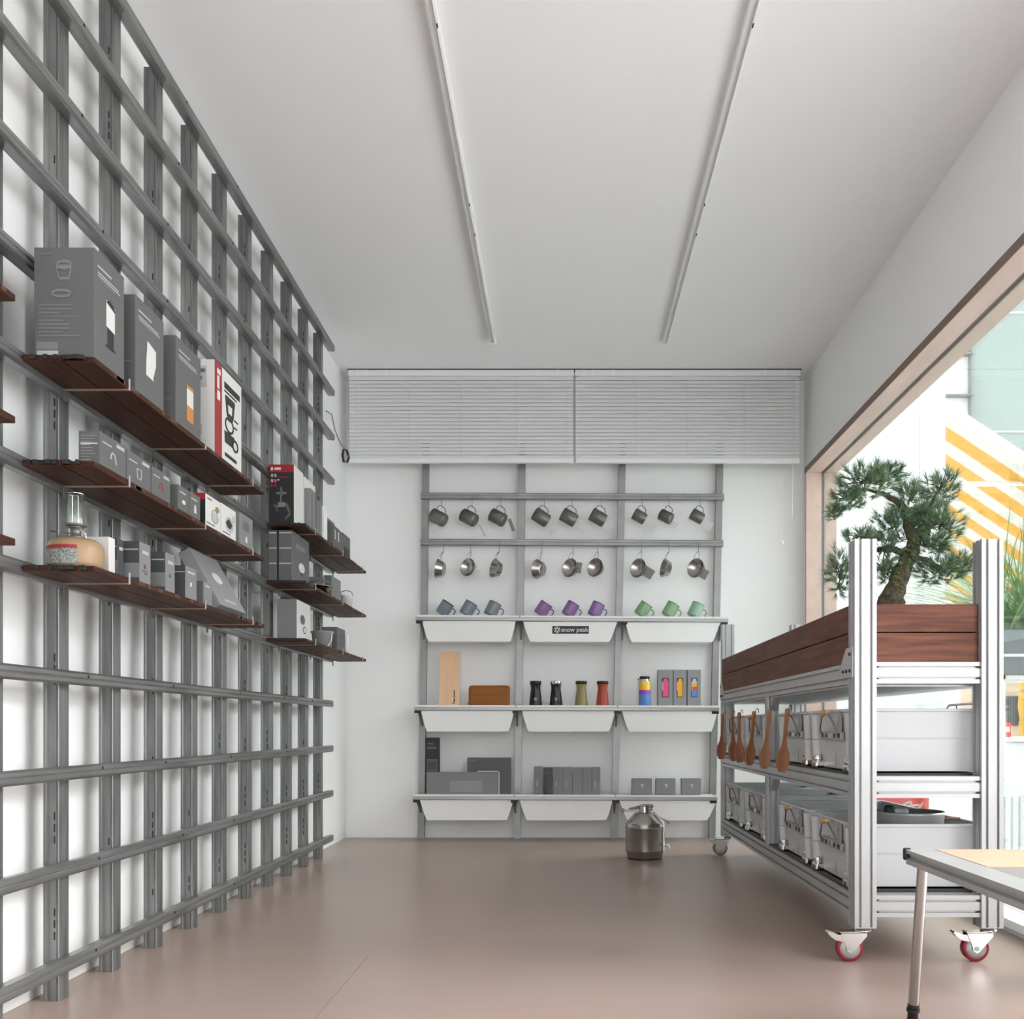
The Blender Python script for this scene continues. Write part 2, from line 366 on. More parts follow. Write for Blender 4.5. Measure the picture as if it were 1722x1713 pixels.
def sketch(face, cx, cy, rx, ry, m, kind):
    """small line drawings of the goods, as printed on the cartons"""
    def seg(pts, w=.012):
        o = []
        for (a, b_), (c, d) in zip(pts[:-1], pts[1:]):
            L = math.hypot((c - a), (d - b_)) or 1; nx, ny = -(d - b_) / L * w, (c - a) / L * w
            o.append((face, [(a - nx, b_ - ny), (c - nx, d - ny), (c + nx, d + ny), (a + nx, b_ + ny)], m))
        return o
    if kind == 'ring': return seg([(cx + rx * math.cos(t * PI / 5), cy + ry * math.sin(t * PI / 5)) for t in range(11)])
    if kind == 'hook': return seg([(cx - rx, cy - ry * .4), (cx - rx, cy + ry * .4), (cx - rx * .2, cy + ry), (cx + rx * .5, cy + ry * .6), (cx + rx, cy - ry)], .02)
    if kind == 'cup': return seg([(cx - rx, cy + ry), (cx + rx, cy + ry), (cx + rx * .7, cy - ry), (cx - rx * .7, cy - ry), (cx - rx, cy + ry)])
    return []
G = 'cartons on the top shelf, large stack'
dA = [('r', (.10, .855, .55, .872), 'silver'), ('r', (.10, .80, .80, .812), 'silver'), ('r', (.10, .775, .85, .786), 'silver'), ('r', (.10, .752, .68, .762), 'lightprint')]
big = dA + [('r', [(.38, .38), (.66, .36), (.66, .60), (.38, .62)], 'pale'), ('r', [(.42, .20), (.62, .20), (.62, .36), (.42, .37)], 'g0'), ('r', [(.36, .60), (.48, .64), (.60, .62), (.68, .575), (.66, .56), (.38, .60)], 'g0'), ('r', (.36, .185, .68, .205), 'g0'),
    ('c', (.05, .02, .40, .06), 'silver'), ('c', (.05, .07, .40, .14), 'lightprint')] + lines('c', .08, .8, .20, .48, 9, 'lightprint', 3) + sketch('c', .5, .84, .12, .035, 'lightprint', 'ring') + sketch('c', .5, .77, .12, .055, 'lightprint', 'cup') + sketch('c', .46, .58, .16, .03, 'lightprint', 'ring') + [('c', (.08, .93, .30, .937), 'lightprint')]
carton('carton', -1.232, -1.091, 2.312, 2.468, ZA, 1.815, 'g1', 'largest grey carton on the top left-wall shelf, printed with a dark-lidded tumbler', 'box', G, big)
carton('carton', -1.215, -1.091, 2.534, 2.712, ZA, 1.803, 'g1', 'grey carton printed with a pale flared tumbler, right of the largest carton', 'box', G,
       dA + [('r', [(.36, .36), (.40, .62), (.56, .60), (.70, .58), (.70, .42), (.60, .26), (.62, .24), (.36, .25)], 'pale'), ('c', (.3, .30, .9, .31), 'lightprint')])
carton('carton', -1.205, -1.091, 2.798, 2.988, ZA, 1.803, 'g1', 'grey carton printed with an orange-bottomed cup, beside the white and red carton', 'box', G,
       dA + [('r', (.42, .30, .68, .50), 'pale'), ('r', (.42, .12, .68, .30), 'orange'), ('r', (.42, .50, .68, .54), 'orange'), ('c', (.3, .26, .9, .27), 'lightprint')])
wr = [('r', (0.0, 0, .25, 1), 'red'), ('r', (.08, .88, .20, .94), 'pale'), ('r', (.08, .72, .16, .86), 'pale'), ('r', (.08, .60, .18, .70), 'pale'),
      ('r', (.34, .80, .92, .87), 'inkb'), ('r', (.34, .76, .80, .78), 'inkb'), ('r', [(.36, .20), (.66, .20), (.72, .33), (.34, .33)], 'inkb'), ('r', (.70, .52, .86, .54), 'inkb'), ('r', (.70, .44, .82, .46), 'inkb'), ('r', (.36, .05, .8, .09), 'inkb'),
      ('c', (.12, .70, .75, .93), 'silver'), ('c', (.2, .86, .7, .90), 'g1'), ('c', (.2, .78, .6, .82), 'g1'), ('c', (.15, .20, .60, .30), 'silver'), ('c', (.25, .22, .45, .28), 'g3')]
for k in range(3): wr += sketch('r', .55, .63 - .03 * k, .17 - .03 * k, .09, 'inkb', 'cup')
wr += sketch('r', .52, .42, .15, .08, 'inkb', 'ring') + sketch('r', .74, .24, .10, .06, 'inkb', 'ring')
carton('carton', -1.19, -1.091, 3.108, 3.366, ZA, 1.849, 'pale', 'white carton with a red edge and black line drawings on the top left-wall shelf', 'box', G, wr)

G = 'cartons on the middle shelf, large stack'
def dB(icon, m='silver'): return [('r', (.08, .70, .42, .74), 'silver'), ('r', (.62, .80, .92, .90), 'silver')] + sketch('r', .5, .40, .10, .16, m, icon)
carton('carton', -1.140, -1.089, 2.336, 2.474, ZBs, 1.396, 'g1', 'grey carton at the near end of the middle shelf, its end covered in small print', 'box', G,
       dB('hook') + lines('c', .12, .85, .14, .86, 9, 'silver', 8) + [('c', (.10, .60, .88, .64), 'pale')])
carton('carton', -1.150, -1.090, 2.481, 2.625, ZBs, 1.394, 'g1', 'grey carton with a silver bent-handle drawing, second on the middle left-wall shelf', 'box', G, dB('cup'))
carton('carton', -1.150, -1.090, 2.631, 2.755, ZBs, 1.392, 'g1', 'grey carton with a small red mark, third on the middle left-wall shelf', 'box', G, dB('hook', 'red'))
carton('carton', -1.150, -1.090, 2.812, 2.892, ZBs, 1.386, 'g1', 'small grey carton with a pale oval print on the middle left-wall shelf', 'box', G, [('r', (.15, .72, .7, .78), 'silver'), ('r', ellipse(.5, .38, .16, .09), 'pale')])
carton('carton', -1.150, -1.090, 2.898, 2.982, ZBs, 1.388, 'g1', 'small grey carton with a white bottle print next to the red-topped carton', 'box', G, [('r', (.15, .72, .7, .78), 'silver'), ('r', [(.42, .2), (.62, .2), (.58, .42), (.54, .55), (.46, .55), (.42, .42)], 'pale')])
carton('carton', -1.170, -1.090, 3.024, 3.157, ZBs, 1.412, 'pale', 'cream carton with a red-topped dark end and a round pan print', 'box', G,
       [('c', (0, 0, 1, 1), 'g0'), ('c', (0, .80, 1, 1), 'red'), ('c', (.2, .2, .8, .3), 'gold'), ('c', (.2, .4, .8, .5), 'red'), ('r', ellipse(.62, .36, .24, .18), 'silver'), ('r', ellipse(.78, .68, .13, .10), 'gold'), ('r', (.1, .08, .6, .11), 'inkb'), ('r', (.12, .86, .4, .9), 'g1')] + sketch('r', .60, .40, .2, .22, 'g2', 'ring'))
carton('carton', -1.170, -1.090, 3.165, 3.306, ZBs, 1.414, 'pale', 'cream carton with a black teardrop print on the middle left-wall shelf', 'box', G,
       [('r', ellipse(.55, .42, .3, .26), 'silver'), ('r', [(.28, .44), (.5, .62), (.74, .46), (.62, .28), (.42, .30)], 'inkb'), ('r', (.1, .08, .6, .11), 'inkb'), ('r', ellipse(.84, .68, .1, .13), 'silver')])
carton('carton', -1.165, -1.090, 3.346, 3.484, ZBs, 1.424, 'g2', 'light grey carton with a tiny white bottle print, far end of the middle shelf', 'box', G, [('r', (.25, .5, .7, .78), 'g1'), ('r', (.42, .14, .58, .28), 'pale'), ('r', (.46, .28, .54, .34), 'pale')])

# gas lantern
lx, ly = -1.166, 2.375
r = empty('gas_lantern', (lx, ly, ZCs), 'gas lantern with a tan canister and clear glass chimney on the bottom left-wall shelf', 'lantern')
MB().lathe([(0, 0), (.052, 0), (.060, .004), (.063, .014), (.063, .050), (.058, .063), (.045, .071), (.022, .075), (0, .076)], r.location, 'canister', 40).build('canister', r)
b = MB(); n = 14; vs_ = []; R0 = .0637
def lab_arc(a0, a1, z0, z1, m):
    vs_ = []; fs = []
    for i in range(n + 1):
        a = a0 + (a1 - a0) * i / n
        vs_ += [Vector((lx + R0 * math.cos(a), ly + R0 * math.sin(a), ZCs + z)) for z in (z0, z1)]
    for i in range(n): fs.append((2 * i, 2 * i + 2, 2 * i + 3, 2 * i + 1))
    b.add(vs_, fs, m, True)
lab_arc(-PI * .80, -PI * .34, .007, .042, 'labelgrey'); lab_arc(-PI * .80, -PI * .34, .042, .051, 'red'); b.build('label', r)
MB().lathe([(0, .075), (.020, .075), (.020, .079), (.012, .082), (.012, .098), (.017, .100), (.017, .106), (0, .106)], r.location, 'ti', 20).build('burner', r)
b = MB(); b.lathe([(.019, .103), (.026, .105), (.026, .109), (.019, .110)], r.location, 'ti', 24)
b.tube([(lx - .012, ly, ZCs + .088), (lx - .032, ly - .004, ZCs + .090), (lx - .040, ly - .006, ZCs + .076)], .0022, 'ti'); b.tube([(lx - .04, ly - .006, ZCs + .091), (lx - .056, ly - .006, ZCs + .093)], .003, 'ti')
b.tube([(lx + .010, ly, ZCs + .098), (lx + .024, ly, ZCs + .086), (lx + .024, ly, ZCs + .077)], .003, 'chrome'); b.build('valve', r)
MB().lathe([(.0185, .109), (.0185, .183), (.0172, .183), (.0172, .109)], r.location, 'glass', 24).build('glass_chimney', r)
b = MB(); b.lathe([(.019, .181), (.0195, .184), (.0165, .184)], r.location, 'chrome', 24); b.tube([(lx - .008, ly, ZCs + .107), (lx - .008, ly, ZCs + .178)], .0016, 'chrome', 6); b.tube([(lx + .006, ly, ZCs + .107), (lx + .006, ly, ZCs + .178)], .0012, 'chrome', 6); b.build('mantle_frame', r)

G = 'cartons on the bottom shelf, large stack'
carton('carton', -1.215, -1.118, 2.445, 2.478, ZCs, 1.168, 'pale', 'cream carton standing half behind the gas lantern', 'box', G)
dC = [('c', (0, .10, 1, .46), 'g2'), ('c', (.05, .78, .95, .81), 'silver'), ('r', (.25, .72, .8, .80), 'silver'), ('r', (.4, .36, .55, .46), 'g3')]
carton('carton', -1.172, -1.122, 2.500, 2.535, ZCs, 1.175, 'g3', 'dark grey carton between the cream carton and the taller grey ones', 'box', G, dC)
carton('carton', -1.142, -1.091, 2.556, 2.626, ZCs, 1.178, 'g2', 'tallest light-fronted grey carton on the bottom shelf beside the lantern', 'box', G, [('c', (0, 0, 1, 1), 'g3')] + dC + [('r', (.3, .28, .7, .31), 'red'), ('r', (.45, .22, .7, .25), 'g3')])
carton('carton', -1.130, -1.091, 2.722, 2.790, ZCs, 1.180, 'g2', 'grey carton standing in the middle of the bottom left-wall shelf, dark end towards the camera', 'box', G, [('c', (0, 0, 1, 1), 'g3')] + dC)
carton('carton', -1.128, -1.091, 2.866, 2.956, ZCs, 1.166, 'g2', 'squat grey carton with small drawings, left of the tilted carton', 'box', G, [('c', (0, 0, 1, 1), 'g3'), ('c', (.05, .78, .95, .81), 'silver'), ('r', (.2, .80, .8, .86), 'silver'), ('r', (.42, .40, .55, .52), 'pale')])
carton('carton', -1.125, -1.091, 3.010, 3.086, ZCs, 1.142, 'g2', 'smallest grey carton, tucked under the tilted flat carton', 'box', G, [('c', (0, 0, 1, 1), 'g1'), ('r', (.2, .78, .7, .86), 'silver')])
# flat carton leaning back against the rails
a = math.atan2(.11, .2)
Tm = Matrix.Translation((-1.093, 3.32, ZCs)) @ Matrix.Rotation(-a, 4, 'Y')
b = MB(); b.box((-.042, -.128, .018), (0, .128, .228), 'g4', .002, Tm)
b.prism(ellipse(.5, .55, .16, .10), Tm @ Vector((0, -.128, .018)), Tm.to_3x3() @ Vector((0, .256, 0)), Tm.to_3x3() @ Vector((0, 0, .21)), Tm.to_3x3() @ Vector((.0008, 0, 0)), 'pale')
b.prism([(.3, .1), (.75, .1), (.75, .15), (.3, .15)], Tm @ Vector((0, -.128, .018)), Tm.to_3x3() @ Vector((0, .256, 0)), Tm.to_3x3() @ Vector((0, 0, .21)), Tm.to_3x3() @ Vector((.0008, 0, 0)), 'silver')
o = b.thing('carton', 'wide flat grey carton leaning back at the far end of the bottom shelf', 'box', G)
o.location.z += ZCs - min((v.co.z for v in o.data.vertices)) - o.location.z

G = 'goods on the far top shelf'
dd = [('c', (0, .87, 1, 1), 'red'), ('c', (.08, .90, .16, .955), 'pale'), ('c', (.22, .91, .48, .95), 'pale'), ('c', (.08, .79, .17, .84), 'silver'), ('c', (.22, .79, .30, .84), 'silver'), ('c', (.08, .70, .17, .75), 'silver'), ('c', (.22, .70, .30, .75), 'pink'), ('c', (.06, .62, .15, .67), 'red'), ('c', (.22, .62, .30, .67), 'red'), ('c', (.34, .78, .8, .795), 'red'), ('c', (.34, .73, .42, .75), 'pale'),
      ('c', (.46, .30, .50, .62), 'g2'), ('c', (.30, .50, .70, .53), 'g2'), ('c', ellipse(.5, .52, .09, .05), 'g1'), ('c', (.36, .28, .66, .36), 'g2'), ('c', [(.64, .34), (.74, .34), (.86, .20), (.86, .14), (.66, .06), (.64, .09), (.80, .17)], 'g1'), ('c', [(.20, .33), (.36, .30), (.34, .20), (.30, .20), (.30, .27), (.2, .28)], 'g1')]
carton('carton', -1.245, -1.14, 4.20, 4.355, ZA, 1.808, 'pale', 'black red-topped carton with a grinder picture, far top shelf', 'box', G, [('c', (0, 0, 1, 1), 'g0')] + dd)
carton('carton', -1.21, -1.139, 4.365, 4.56, ZA, 1.800, 'pale', 'tall plain white carton behind the black grinder carton', 'box', G)
for i, (y, h) in enumerate(((4.365, .19), (4.49, .165))):
    carton('carton', -1.1385, -1.112, y, y + .085, ZA, ZA + h, 'g2', ['slim silver-grey carton in front of the tall white carton, nearer the black one', 'slim silver-grey carton in front of the tall white carton, farther from the black one'][i], 'box', G, [('r', (.3, .0, .36, .9), 'inkb')])
carton('carton', -1.14, -1.108, 4.60, 4.66, ZA, 1.72, 'white', 'thin white card box standing beside the rounded grey case', 'box', G)
b = MB(); pr = [(-1.176, 0), (-1.1, 0), (-1.1, .10), (-1.115, .119), (-1.135, .126), (-1.160, .126), (-1.176, .122)]
b.prism(pr, (0, 4.74, ZA), (1, 0, 0), (0, 0, 1), (0, .2, 0), 'g1', False)
for y in (4.78, 4.85): b.box((-1.1, y, ZA + .045), (-1.0988, y + .012, ZA + .09), 'pale')
b.thing('storage_case', 'rounded grey case with two white slots on the far top shelf', 'case', G)
carton('carton', -1.17, -1.1, 4.945, 5.12, ZA, 1.668, 'g1', 'grey carton with a black square patch at the far end of the far top shelf', 'box', G, [('r', (.15, .0, .9, .42), 'g0')])

G = 'goods on the far middle shelf'
dE = [('c', (.05, .94, .95, .955), 'pale'), ('c', (.05, .64, .95, .655), 'pale'), ('c', (.05, .34, .95, .355), 'pale')]
carton('carton', -1.2485, -1.213, 4.205, 4.44, ZBs, 1.532, 'g1', 'narrow grey carton with three pale lines, against the wall on the far middle shelf', 'box', G, dE)
carton('carton', -1.2065, -1.149, 4.205, 4.488, ZBs, 1.532, 'g1', 'grey carton with three pale lines and a round lamp picture on its side', 'box', G, dE + [('r', ellipse(.55, .36, .17, .10), 'pale'), ('r', [(.48, .27), (.62, .27), (.60, .20), (.5, .2)], 'inkb'), ('r', (.2, .7, .75, .8), 'g2')])
carton('carton', -1.232, -1.160, 4.80, 4.90, ZBs, 1.425, 'g2', 'pale grey carton behind the steel dish on the far middle shelf', 'box', G)
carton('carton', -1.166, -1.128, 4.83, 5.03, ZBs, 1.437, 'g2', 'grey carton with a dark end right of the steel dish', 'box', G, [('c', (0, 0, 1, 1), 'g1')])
r = empty('dish', (-1.136, 4.66, ZBs), 'shallow stainless dish with a wire bail on the far middle shelf', 'dish', G)
MB().lathe([(0, .002), (.020, 0), (.024, .004), (.040, .026), (.052, .038), (.055, .038), (.055, .041), (.050, .041), (.038, .028), (.02, .006), (0, .005)], r.location, 'inox', 28).build('bowl', r)
MB().tube([(-1.136 - .05, 4.66, ZBs + .04), (-1.136 - .045, 4.64, ZBs + .058), (-1.136, 4.62, ZBs + .064), (-1.136 + .045, 4.64, ZBs + .058), (-1.136 + .05, 4.66, ZBs + .04)], .003, 'ti').build('bail', r)
r = empty('cup', (-1.124, 5.15, ZBs), 'white enamel cup with a wire bail at the end of the far middle shelf', 'cup', G)
MB().lathe([(0, .001), (.027, 0), (.030, .05), (.032, .052), (.032, .060), (.031, .064), (.028, .064), (.027, .006), (0, .006)], r.location, 'pale', 24).build('body', r)
MB().tube([(-1.124 - .031, 5.15, ZBs + .056), (-1.124 - .028, 5.14, ZBs + .08), (-1.124, 5.135, ZBs + .088), (-1.124 + .028, 5.14, ZBs + .08), (-1.124 + .031, 5.15, ZBs + .056)], .0022, 'ti').build('bail', r)

G = 'goods on the far bottom shelf'
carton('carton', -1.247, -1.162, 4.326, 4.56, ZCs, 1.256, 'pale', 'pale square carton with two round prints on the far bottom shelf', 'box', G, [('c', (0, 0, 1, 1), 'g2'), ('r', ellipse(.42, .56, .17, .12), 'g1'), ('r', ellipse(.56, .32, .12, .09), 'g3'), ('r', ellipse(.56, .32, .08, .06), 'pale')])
r = empty('pot', (-1.146, 4.72, ZCs), 'grey open cooking pot with a wire handle on the far bottom shelf', 'pot', G)
MB().lathe([(0, .001), (.036, 0), (.043, .006), (.050, .07), (.055, .074), (.055, .078), (.048, .076), (.042, .01), (0, .006)], r.location, 'bingrey', 32).build('body', r)
MB().tube([(-1.146 + .05, 4.70, ZCs + .07), (-1.146 + .050, 4.685, ZCs + .03), (-1.146 + .035, 4.675, ZCs + .006), (-1.146 + .01, 4.668, ZCs + .004)], .0022, 'chrome').build('bail', r)
carton('carton', -1.175, -1.1, 4.83, 5.0, ZCs, 1.186, 'g1', 'grey carton behind the cooking pot on the far bottom shelf', 'box', G, [('r', (.2, .6, .7, .68), 'g3'), ('r', (.35, .3, .6, .4), 'g3')])
MB().lathe([(0, 0), (.02, 0), (.019, .03), (.022, .045), (.019, .06), (.021, .085), (.022, .1), (0, .1)], (-1.115, 5.08, ZCs), 'pale', 20).thing('bottle', 'slim pale bottle at the end of the far bottom shelf', 'bottle', G)

# ------------------------------------------------------------------ back wall rack
YU = YB - .048          # front of the uprights
def bar(a, b_, hw, y0, y1, m):          # leaning upright: centre line given by its two ends
    bb = MB(); vs_ = []
    for (x, z) in (a, b_):
        for dx, y in ((-hw, y0), (hw, y0), (hw, y1), (-hw, y1)): vs_.append((x + dx, y, z))
    bb.add(vs_, [(0, 1, 5, 4), (1, 2, 6, 5), (2, 3, 7, 6), (3, 0, 4, 7), (3, 2, 1, 0), (4, 5, 6, 7)], m); return bb
for i, (xt, xb) in enumerate(((715.4, 707.6), (878.3, 869.2), (1046.7, 1033), (1211, 1197.5))):
    s_ = F / YU; X1 = (xt - VX) / s_; X0 = (xb - VX) / s_; z1 = CH + (VY - 782) / s_; z0 = 0.0
    zt = 2.50; Xt = X1 + (X1 - X0) * (zt - z1) / (z1 - z0)
    b = bar((X0, z0), (Xt, zt), .0205, YU, YB - .001, 'steelback')
    b.thing('rack_upright', 'grey steel upright of the back wall rack, %s from the left' % ORD[i], 'metal upright', 'uprights of the back wall rack')
YH = YU - .028
for i, (pl, pr, yl, yr) in enumerate(((707.6, 1217.8, 833, 835.2), (706.9, 1216.5, 910.6, 913.2))):
    s_ = F / YH
    a = (X_(pl, YH), Z_(yl, YH)); c = (X_(pr, YH), Z_(yr, YH)); h = .0195
    b = MB(); sl = (c[1] - a[1]) / (c[0] - a[0])
    prof = [(0, -h), (.0245, -h), (.028, -h + .004), (.028, -.004), (.0255, -.002), (.0255, .002), (.028, .004), (.028, h - .004), (.0245, h), (0, h)]
    b.prism(prof, (a[0], YU - .0002, a[1]), (0, -1, 0), (0, 0, 1), (c[0] - a[0], 0, c[1] - a[1]), 'steelback')
    b.thing('hanging_rail', ['upper horizontal steel rail on the back wall with grey mugs hanging from it', 'lower horizontal steel rail on the back wall with steel cups hanging from it'][i], 'metal rail', 'hanging rails of the back wall rack')

YT = 6.04               # front of the three shelf tiers
tiers = [  # left px, right px, y of lip top left/right, lip h, beam h, trough bottom y, troughs
    (699, 1224.5, 1033.6, 1037.0, 1079, ((62, 555, 95, 525), (595, 1090, 632, 1047), (1133, 1632, 1166, 1590)), 'top'),
    (696.4, 1209.5, 1185.0, 1186.2, 1229.8, ((55, 547, 88, 515), (588, 1080, 622, 1045), (1115, 1617, 1152, 1585)), 'middle'),
    (694, 1206, 1335.2, 1336.6, 1379, ((50, 543, 88, 507), (575, 1067, 615, 1030), (1100, 1612, 1145, 1562)), 'bottom')]
TOPZ = []
for (pl, pr, yl, yr, yb, tr, nm) in tiers:
    s_ = F / YT
    xl, xr = X_(pl, YT), X_(pr, YT); zl, zr = Z_(yl, YT), Z_(yr, YT); dz = zr - zl; W = xr - xl
    def zz(x, zl=zl, dz=dz, xl=xl, W=W): return zl + dz * (x - xl) / W
    r = empty('shelf_tier', ((xl + xr) / 2, YT + .1, (zl + zr) / 2 - .05), '%s long shelf of the back wall rack with an aluminium front edge' % nm, 'shelf', 'shelf tiers of the back wall rack')
    b = MB(); h = .024
    prof = [(0, 0), (0, -h), (.028, -h), (.028, 0)]
    b.prism([(-.0, -.011), (-.003, -.014), (-.003, -.030), (0, -.034), (.03, -.034), (.03, -.011)], (xl, YT, zl), (0, 1, 0), (0, 0, 1), (W, 0, dz), 'alushelf')
    b.build('front_beam', r)
    for i in range(3):        # one board with a white lip per bay
        xa = xl + W * i / 3 + (.004 if i else 0); xb = xl + W * (i + 1) / 3 - .004
        b = MB()
        b.prism([(-.004, -.012), (-.004, 0), (.004, 0), (.004, -.008), (YU - YT - .002, -.008), (YU - YT - .002, -.012)], (xa, YT, zz(xa)), (0, 1, 0), (0, 0, 1), (xb - xa, 0, zz(xb) - zz(xa)), 'tray')
        b.build('shelf_board', r)
    for i, xx in enumerate((xl + .022, xl + W / 3, xl + 2 * W / 3, xr - .022)):
        b = MB(); z = zz(xx)
        b.box((xx - .021, YT + .002, z - .050), (xx + .021, YT + .03, z - .0345), 'black', .002)
        b.prism([(.03, -.036), (YU - YT - .001, -.036), (YU - YT - .001, -.13), (YU - YT - .02, -.13), (.03, -.052)], (xx - .004, YT, z), (0, 1, 0), (0, 0, 1), (.008, 0, 0), 'steelback')
        b.build('bracket', r)
    TOPZ.append(zz)
    for i, (a0, a1, b0, b1) in enumerate(tr):
        f = lambda q: X_(690 + q / 3.131, YT + .006)
        x0, x1, x2, x3 = f(a0), f(a1), f(b0), f(b1); zt = zz((x0 + x1) / 2) - .0345; zb = Z_(yb, YT + .006) + dz * ((x0 + x1) / 2 - (xl + xr) / 2) / W * .4
        poly = [(x0, zt), (x0 + (x2 - x0) * .35, zt - (zt - zb) * .42), (x0 + (x2 - x0) * .70, zt - (zt - zb) * .78), (x2, zb), (x3, zb), (x1 - (x1 - x3) * .70, zt - (zt - zb) * .78), (x1 - (x1 - x3) * .35, zt - (zt - zb) * .42), (x1, zt)]
        b = MB(); dep = .16
        n = len(poly); front = [(x, YT + .006, z) for x, z in poly]; back = [(x, YT + .006 + dep, z) for x, z in poly]
        cx = (x0 + x1) / 2
        inner = [(x + (.004 if x < cx else -.004), YT + .01, z + (.004 if z < zt - .001 else 0)) for x, z in poly]; innerb = [(x, YT + .002 + dep, z) for x, _, z in inner]
        V = front + back + inner + innerb
        fs = [list(range(n)), list(range(n, 2 * n))[::-1], list(range(2 * n, 3 * n))[::-1], list(range(3 * n, 4 * n))]
        for j in range(n - 1): fs += [(j, j + n, j + 1 + n, j + 1), (2 * n + j, 2 * n + j + 1, 3 * n + j + 1, 3 * n + j)]
        b.add(V, fs, 'tray')
        pos = ('left', 'centre', 'right')[i]
        if nm == 'top' and i == 1:
            rt = empty('hanging_tray', (cx, YT + .09, zb), 'white trough under the top rack shelf carrying the black logo sticker', 'tray', 'white troughs under the rack shelves')
            b.build('trough', rt)
            sx0, sx1 = X_(690 + 748 / 3.131, YT), X_(690 + 940 / 3.131, YT); sz0, sz1 = Z_(780 + 893 / 3.131, YT), Z_(780 + 852 / 3.131, YT)
            b = MB(); b.box((sx0, YT + .0052, sz0), (sx1, YT + .0062, sz1), 'inkb')
            hgt = sz1 - sz0; scx = sx0 + hgt * .62; scz = (sz0 + sz1) / 2
            for k in range(3):       # asterisk
                an = k * PI / 3 + PI / 2; d = Vector((math.cos(an), 0, math.sin(an))); nn = Vector((-math.sin(an), 0, math.cos(an)))
                c = Vector((scx, YT + .0046, scz))
                b.add([c - d * hgt * .4 - nn * .004, c + d * hgt * .4 - nn * .004, c + d * hgt * .4 + nn * .004, c - d * hgt * .4 + nn * .004], [(0, 1, 2, 3)], 'pale')
                for sgn in (-1, 1):
                    e = c + d * hgt * .30 * sgn
                    for t in (-1, 1):
                        q = (d * sgn + nn * t * 1.2).normalized() * hgt * .16
                        b.add([e - nn * .002 + Vector((0, -.0002, 0)), e + nn * .002 + Vector((0, -.0002, 0)), e + q + nn * .002 + Vector((0, -.0002, 0)), e + q - nn * .002 + Vector((0, -.0002, 0))], [(0, 1, 2, 3)], 'pale')
            cu = bpy.data.curves.new('lettering', 'FONT'); cu.body = 'snow peak'; cu.size = hgt * .80; cu.extrude = .0003; cu.offset = .0003; cu.align_x = 'CENTER'; cu.align_y = 'CENTER'
            to = bpy.data.objects.new('lettering', cu); COL.objects.link(to); bpy.context.view_layer.update()
            tm = bpy.data.meshes.new_from_object(to); bpy.data.objects.remove(to)
            wid = max(v.co.x for v in tm.vertices) - min(v.co.x for v in tm.vertices)
            want = sx1 - scx - hgt * .5 - .004; sc = want / wid
            tcx = scx + hgt * .5 + want / 2
            b.add([(tcx + v.co.x * sc, YT + .0050 - v.co.z * .3, scz + v.co.y) for v in tm.vertices], [list(p.vertices) for p in tm.polygons], 'pale')
            label_part(b.build('sticker', rt), 'black sticker with white asterisk and lettering')
        else:
            b.thing('hanging_tray', 'plain white trough hanging under the %s rack shelf, %s bay' % (nm, pos), 'tray', 'white troughs under the rack shelves')

# ------------------------------------------------------------------ mugs and cups on the rack
def mug_meshes(h, r, body, hand, tw=.0016):
    b1 = MB(); b1.lathe([(0, .0), (r * .9, 0), (r * .97, .003), (r, .008), (r, h), (r - tw, h), (r - tw, .006), (0, .004)], (0, 0, 0), body, 28)
    b2 = MB(); pts = [(r - .001, 0, h * .86), (r + .012, 0, h * .90), (r + .026, 0, h * .84), (r + .030, 0, h * .66), (r + .026, 0, h * .40), (r + .014, 0, h * .24), (r - .001, 0, h * .22)]
    b2.tube(pts, .0026, hand, 8)
    return b1.mesh('mug_body'), b2.mesh('mug_handle'), Vector((r + .030, 0, h * .66))
def wtag(root, cx, cz, y, wd, hg, ang, m):
    """small paper tag hanging from the cup, in world space"""
    ca, sa = math.cos(ang), math.sin(ang)
    b = MB(); pts = [(-wd / 2, 0), (wd / 2, 0), (wd / 2, -hg), (-wd / 2, -hg)]
    b.prism([(x * ca + z * sa * -1, x * sa + z * ca) for x, z in pts], (cx, y, cz), (1, 0, 0), (0, 0, 1), (0, -.0008, 0), m)
    o = b.build('tag', None, (0, 0, 0)); o.parent = root
    mw = Matrix.Translation(root.location) @ root.rotation_euler.to_matrix().to_4x4()
    o.matrix_parent_inverse = mw.inverted()
    return o
def hook(px, pz0, pz1, Y, lab, zend=None):
    b = MB(); z0 = Z_(pz0, Y); z1 = Z_(pz1, Y); x = X_(px, Y)
    z1 = zend if zend is not None else z1
    b.tube([(x - .002, YH - .002, z0 + .012), (x - .001, YH - .008, z0 + .004), (x, Y + .008, z0 - .01), (x, Y + .007, z1 + .02), (x, Y + .006, z1 + .006), (x, Y, z1), (x, Y - .006, z1 + .006)], .0013, 'ti', 6)
    return b.thing('hook', lab, 'hook', 'wire hooks on the back wall rails')
mb, mh, hp = mug_meshes(.094, .042, 'ti', 'ti')
sb, sh, shp = mug_meshes(.078, .036, 'ti', 'ti')
xs1 = (165, 325, 478, 705, 852, 1005, 1223, 1363, 1527)
yaw1 = (-16, -24, -12, 22, 14, 10, 8, -22, 8)
bay = ('left', 'centre', 'right'); nth = ('left', 'middle', 'right')
tags1 = {0: (-.042, -.140, .040, .032, .5, 'tagpale'), 1: (.066, -.158, .004, .080, .45, 'ti'), 2: (.066, -.123, .020, .080, .35, 'tagdark'), 3: (.046, -.155, .050, .040, .6, 'tagpale'), 4: (.051, -.132, .026, .085, .12, 'tagpale'), 5: (.044, -.132, .036, .075, -.45, 'tagpale'),
         6: (.047, -.130, .055, .058, -.55, 'tagpale'), 7: (.028, -.120, .036, .030, -.5, 'tagpale'), 8: (.044, -.126, .052, .060, -.55, 'tagpale')}
YM = YH - .05
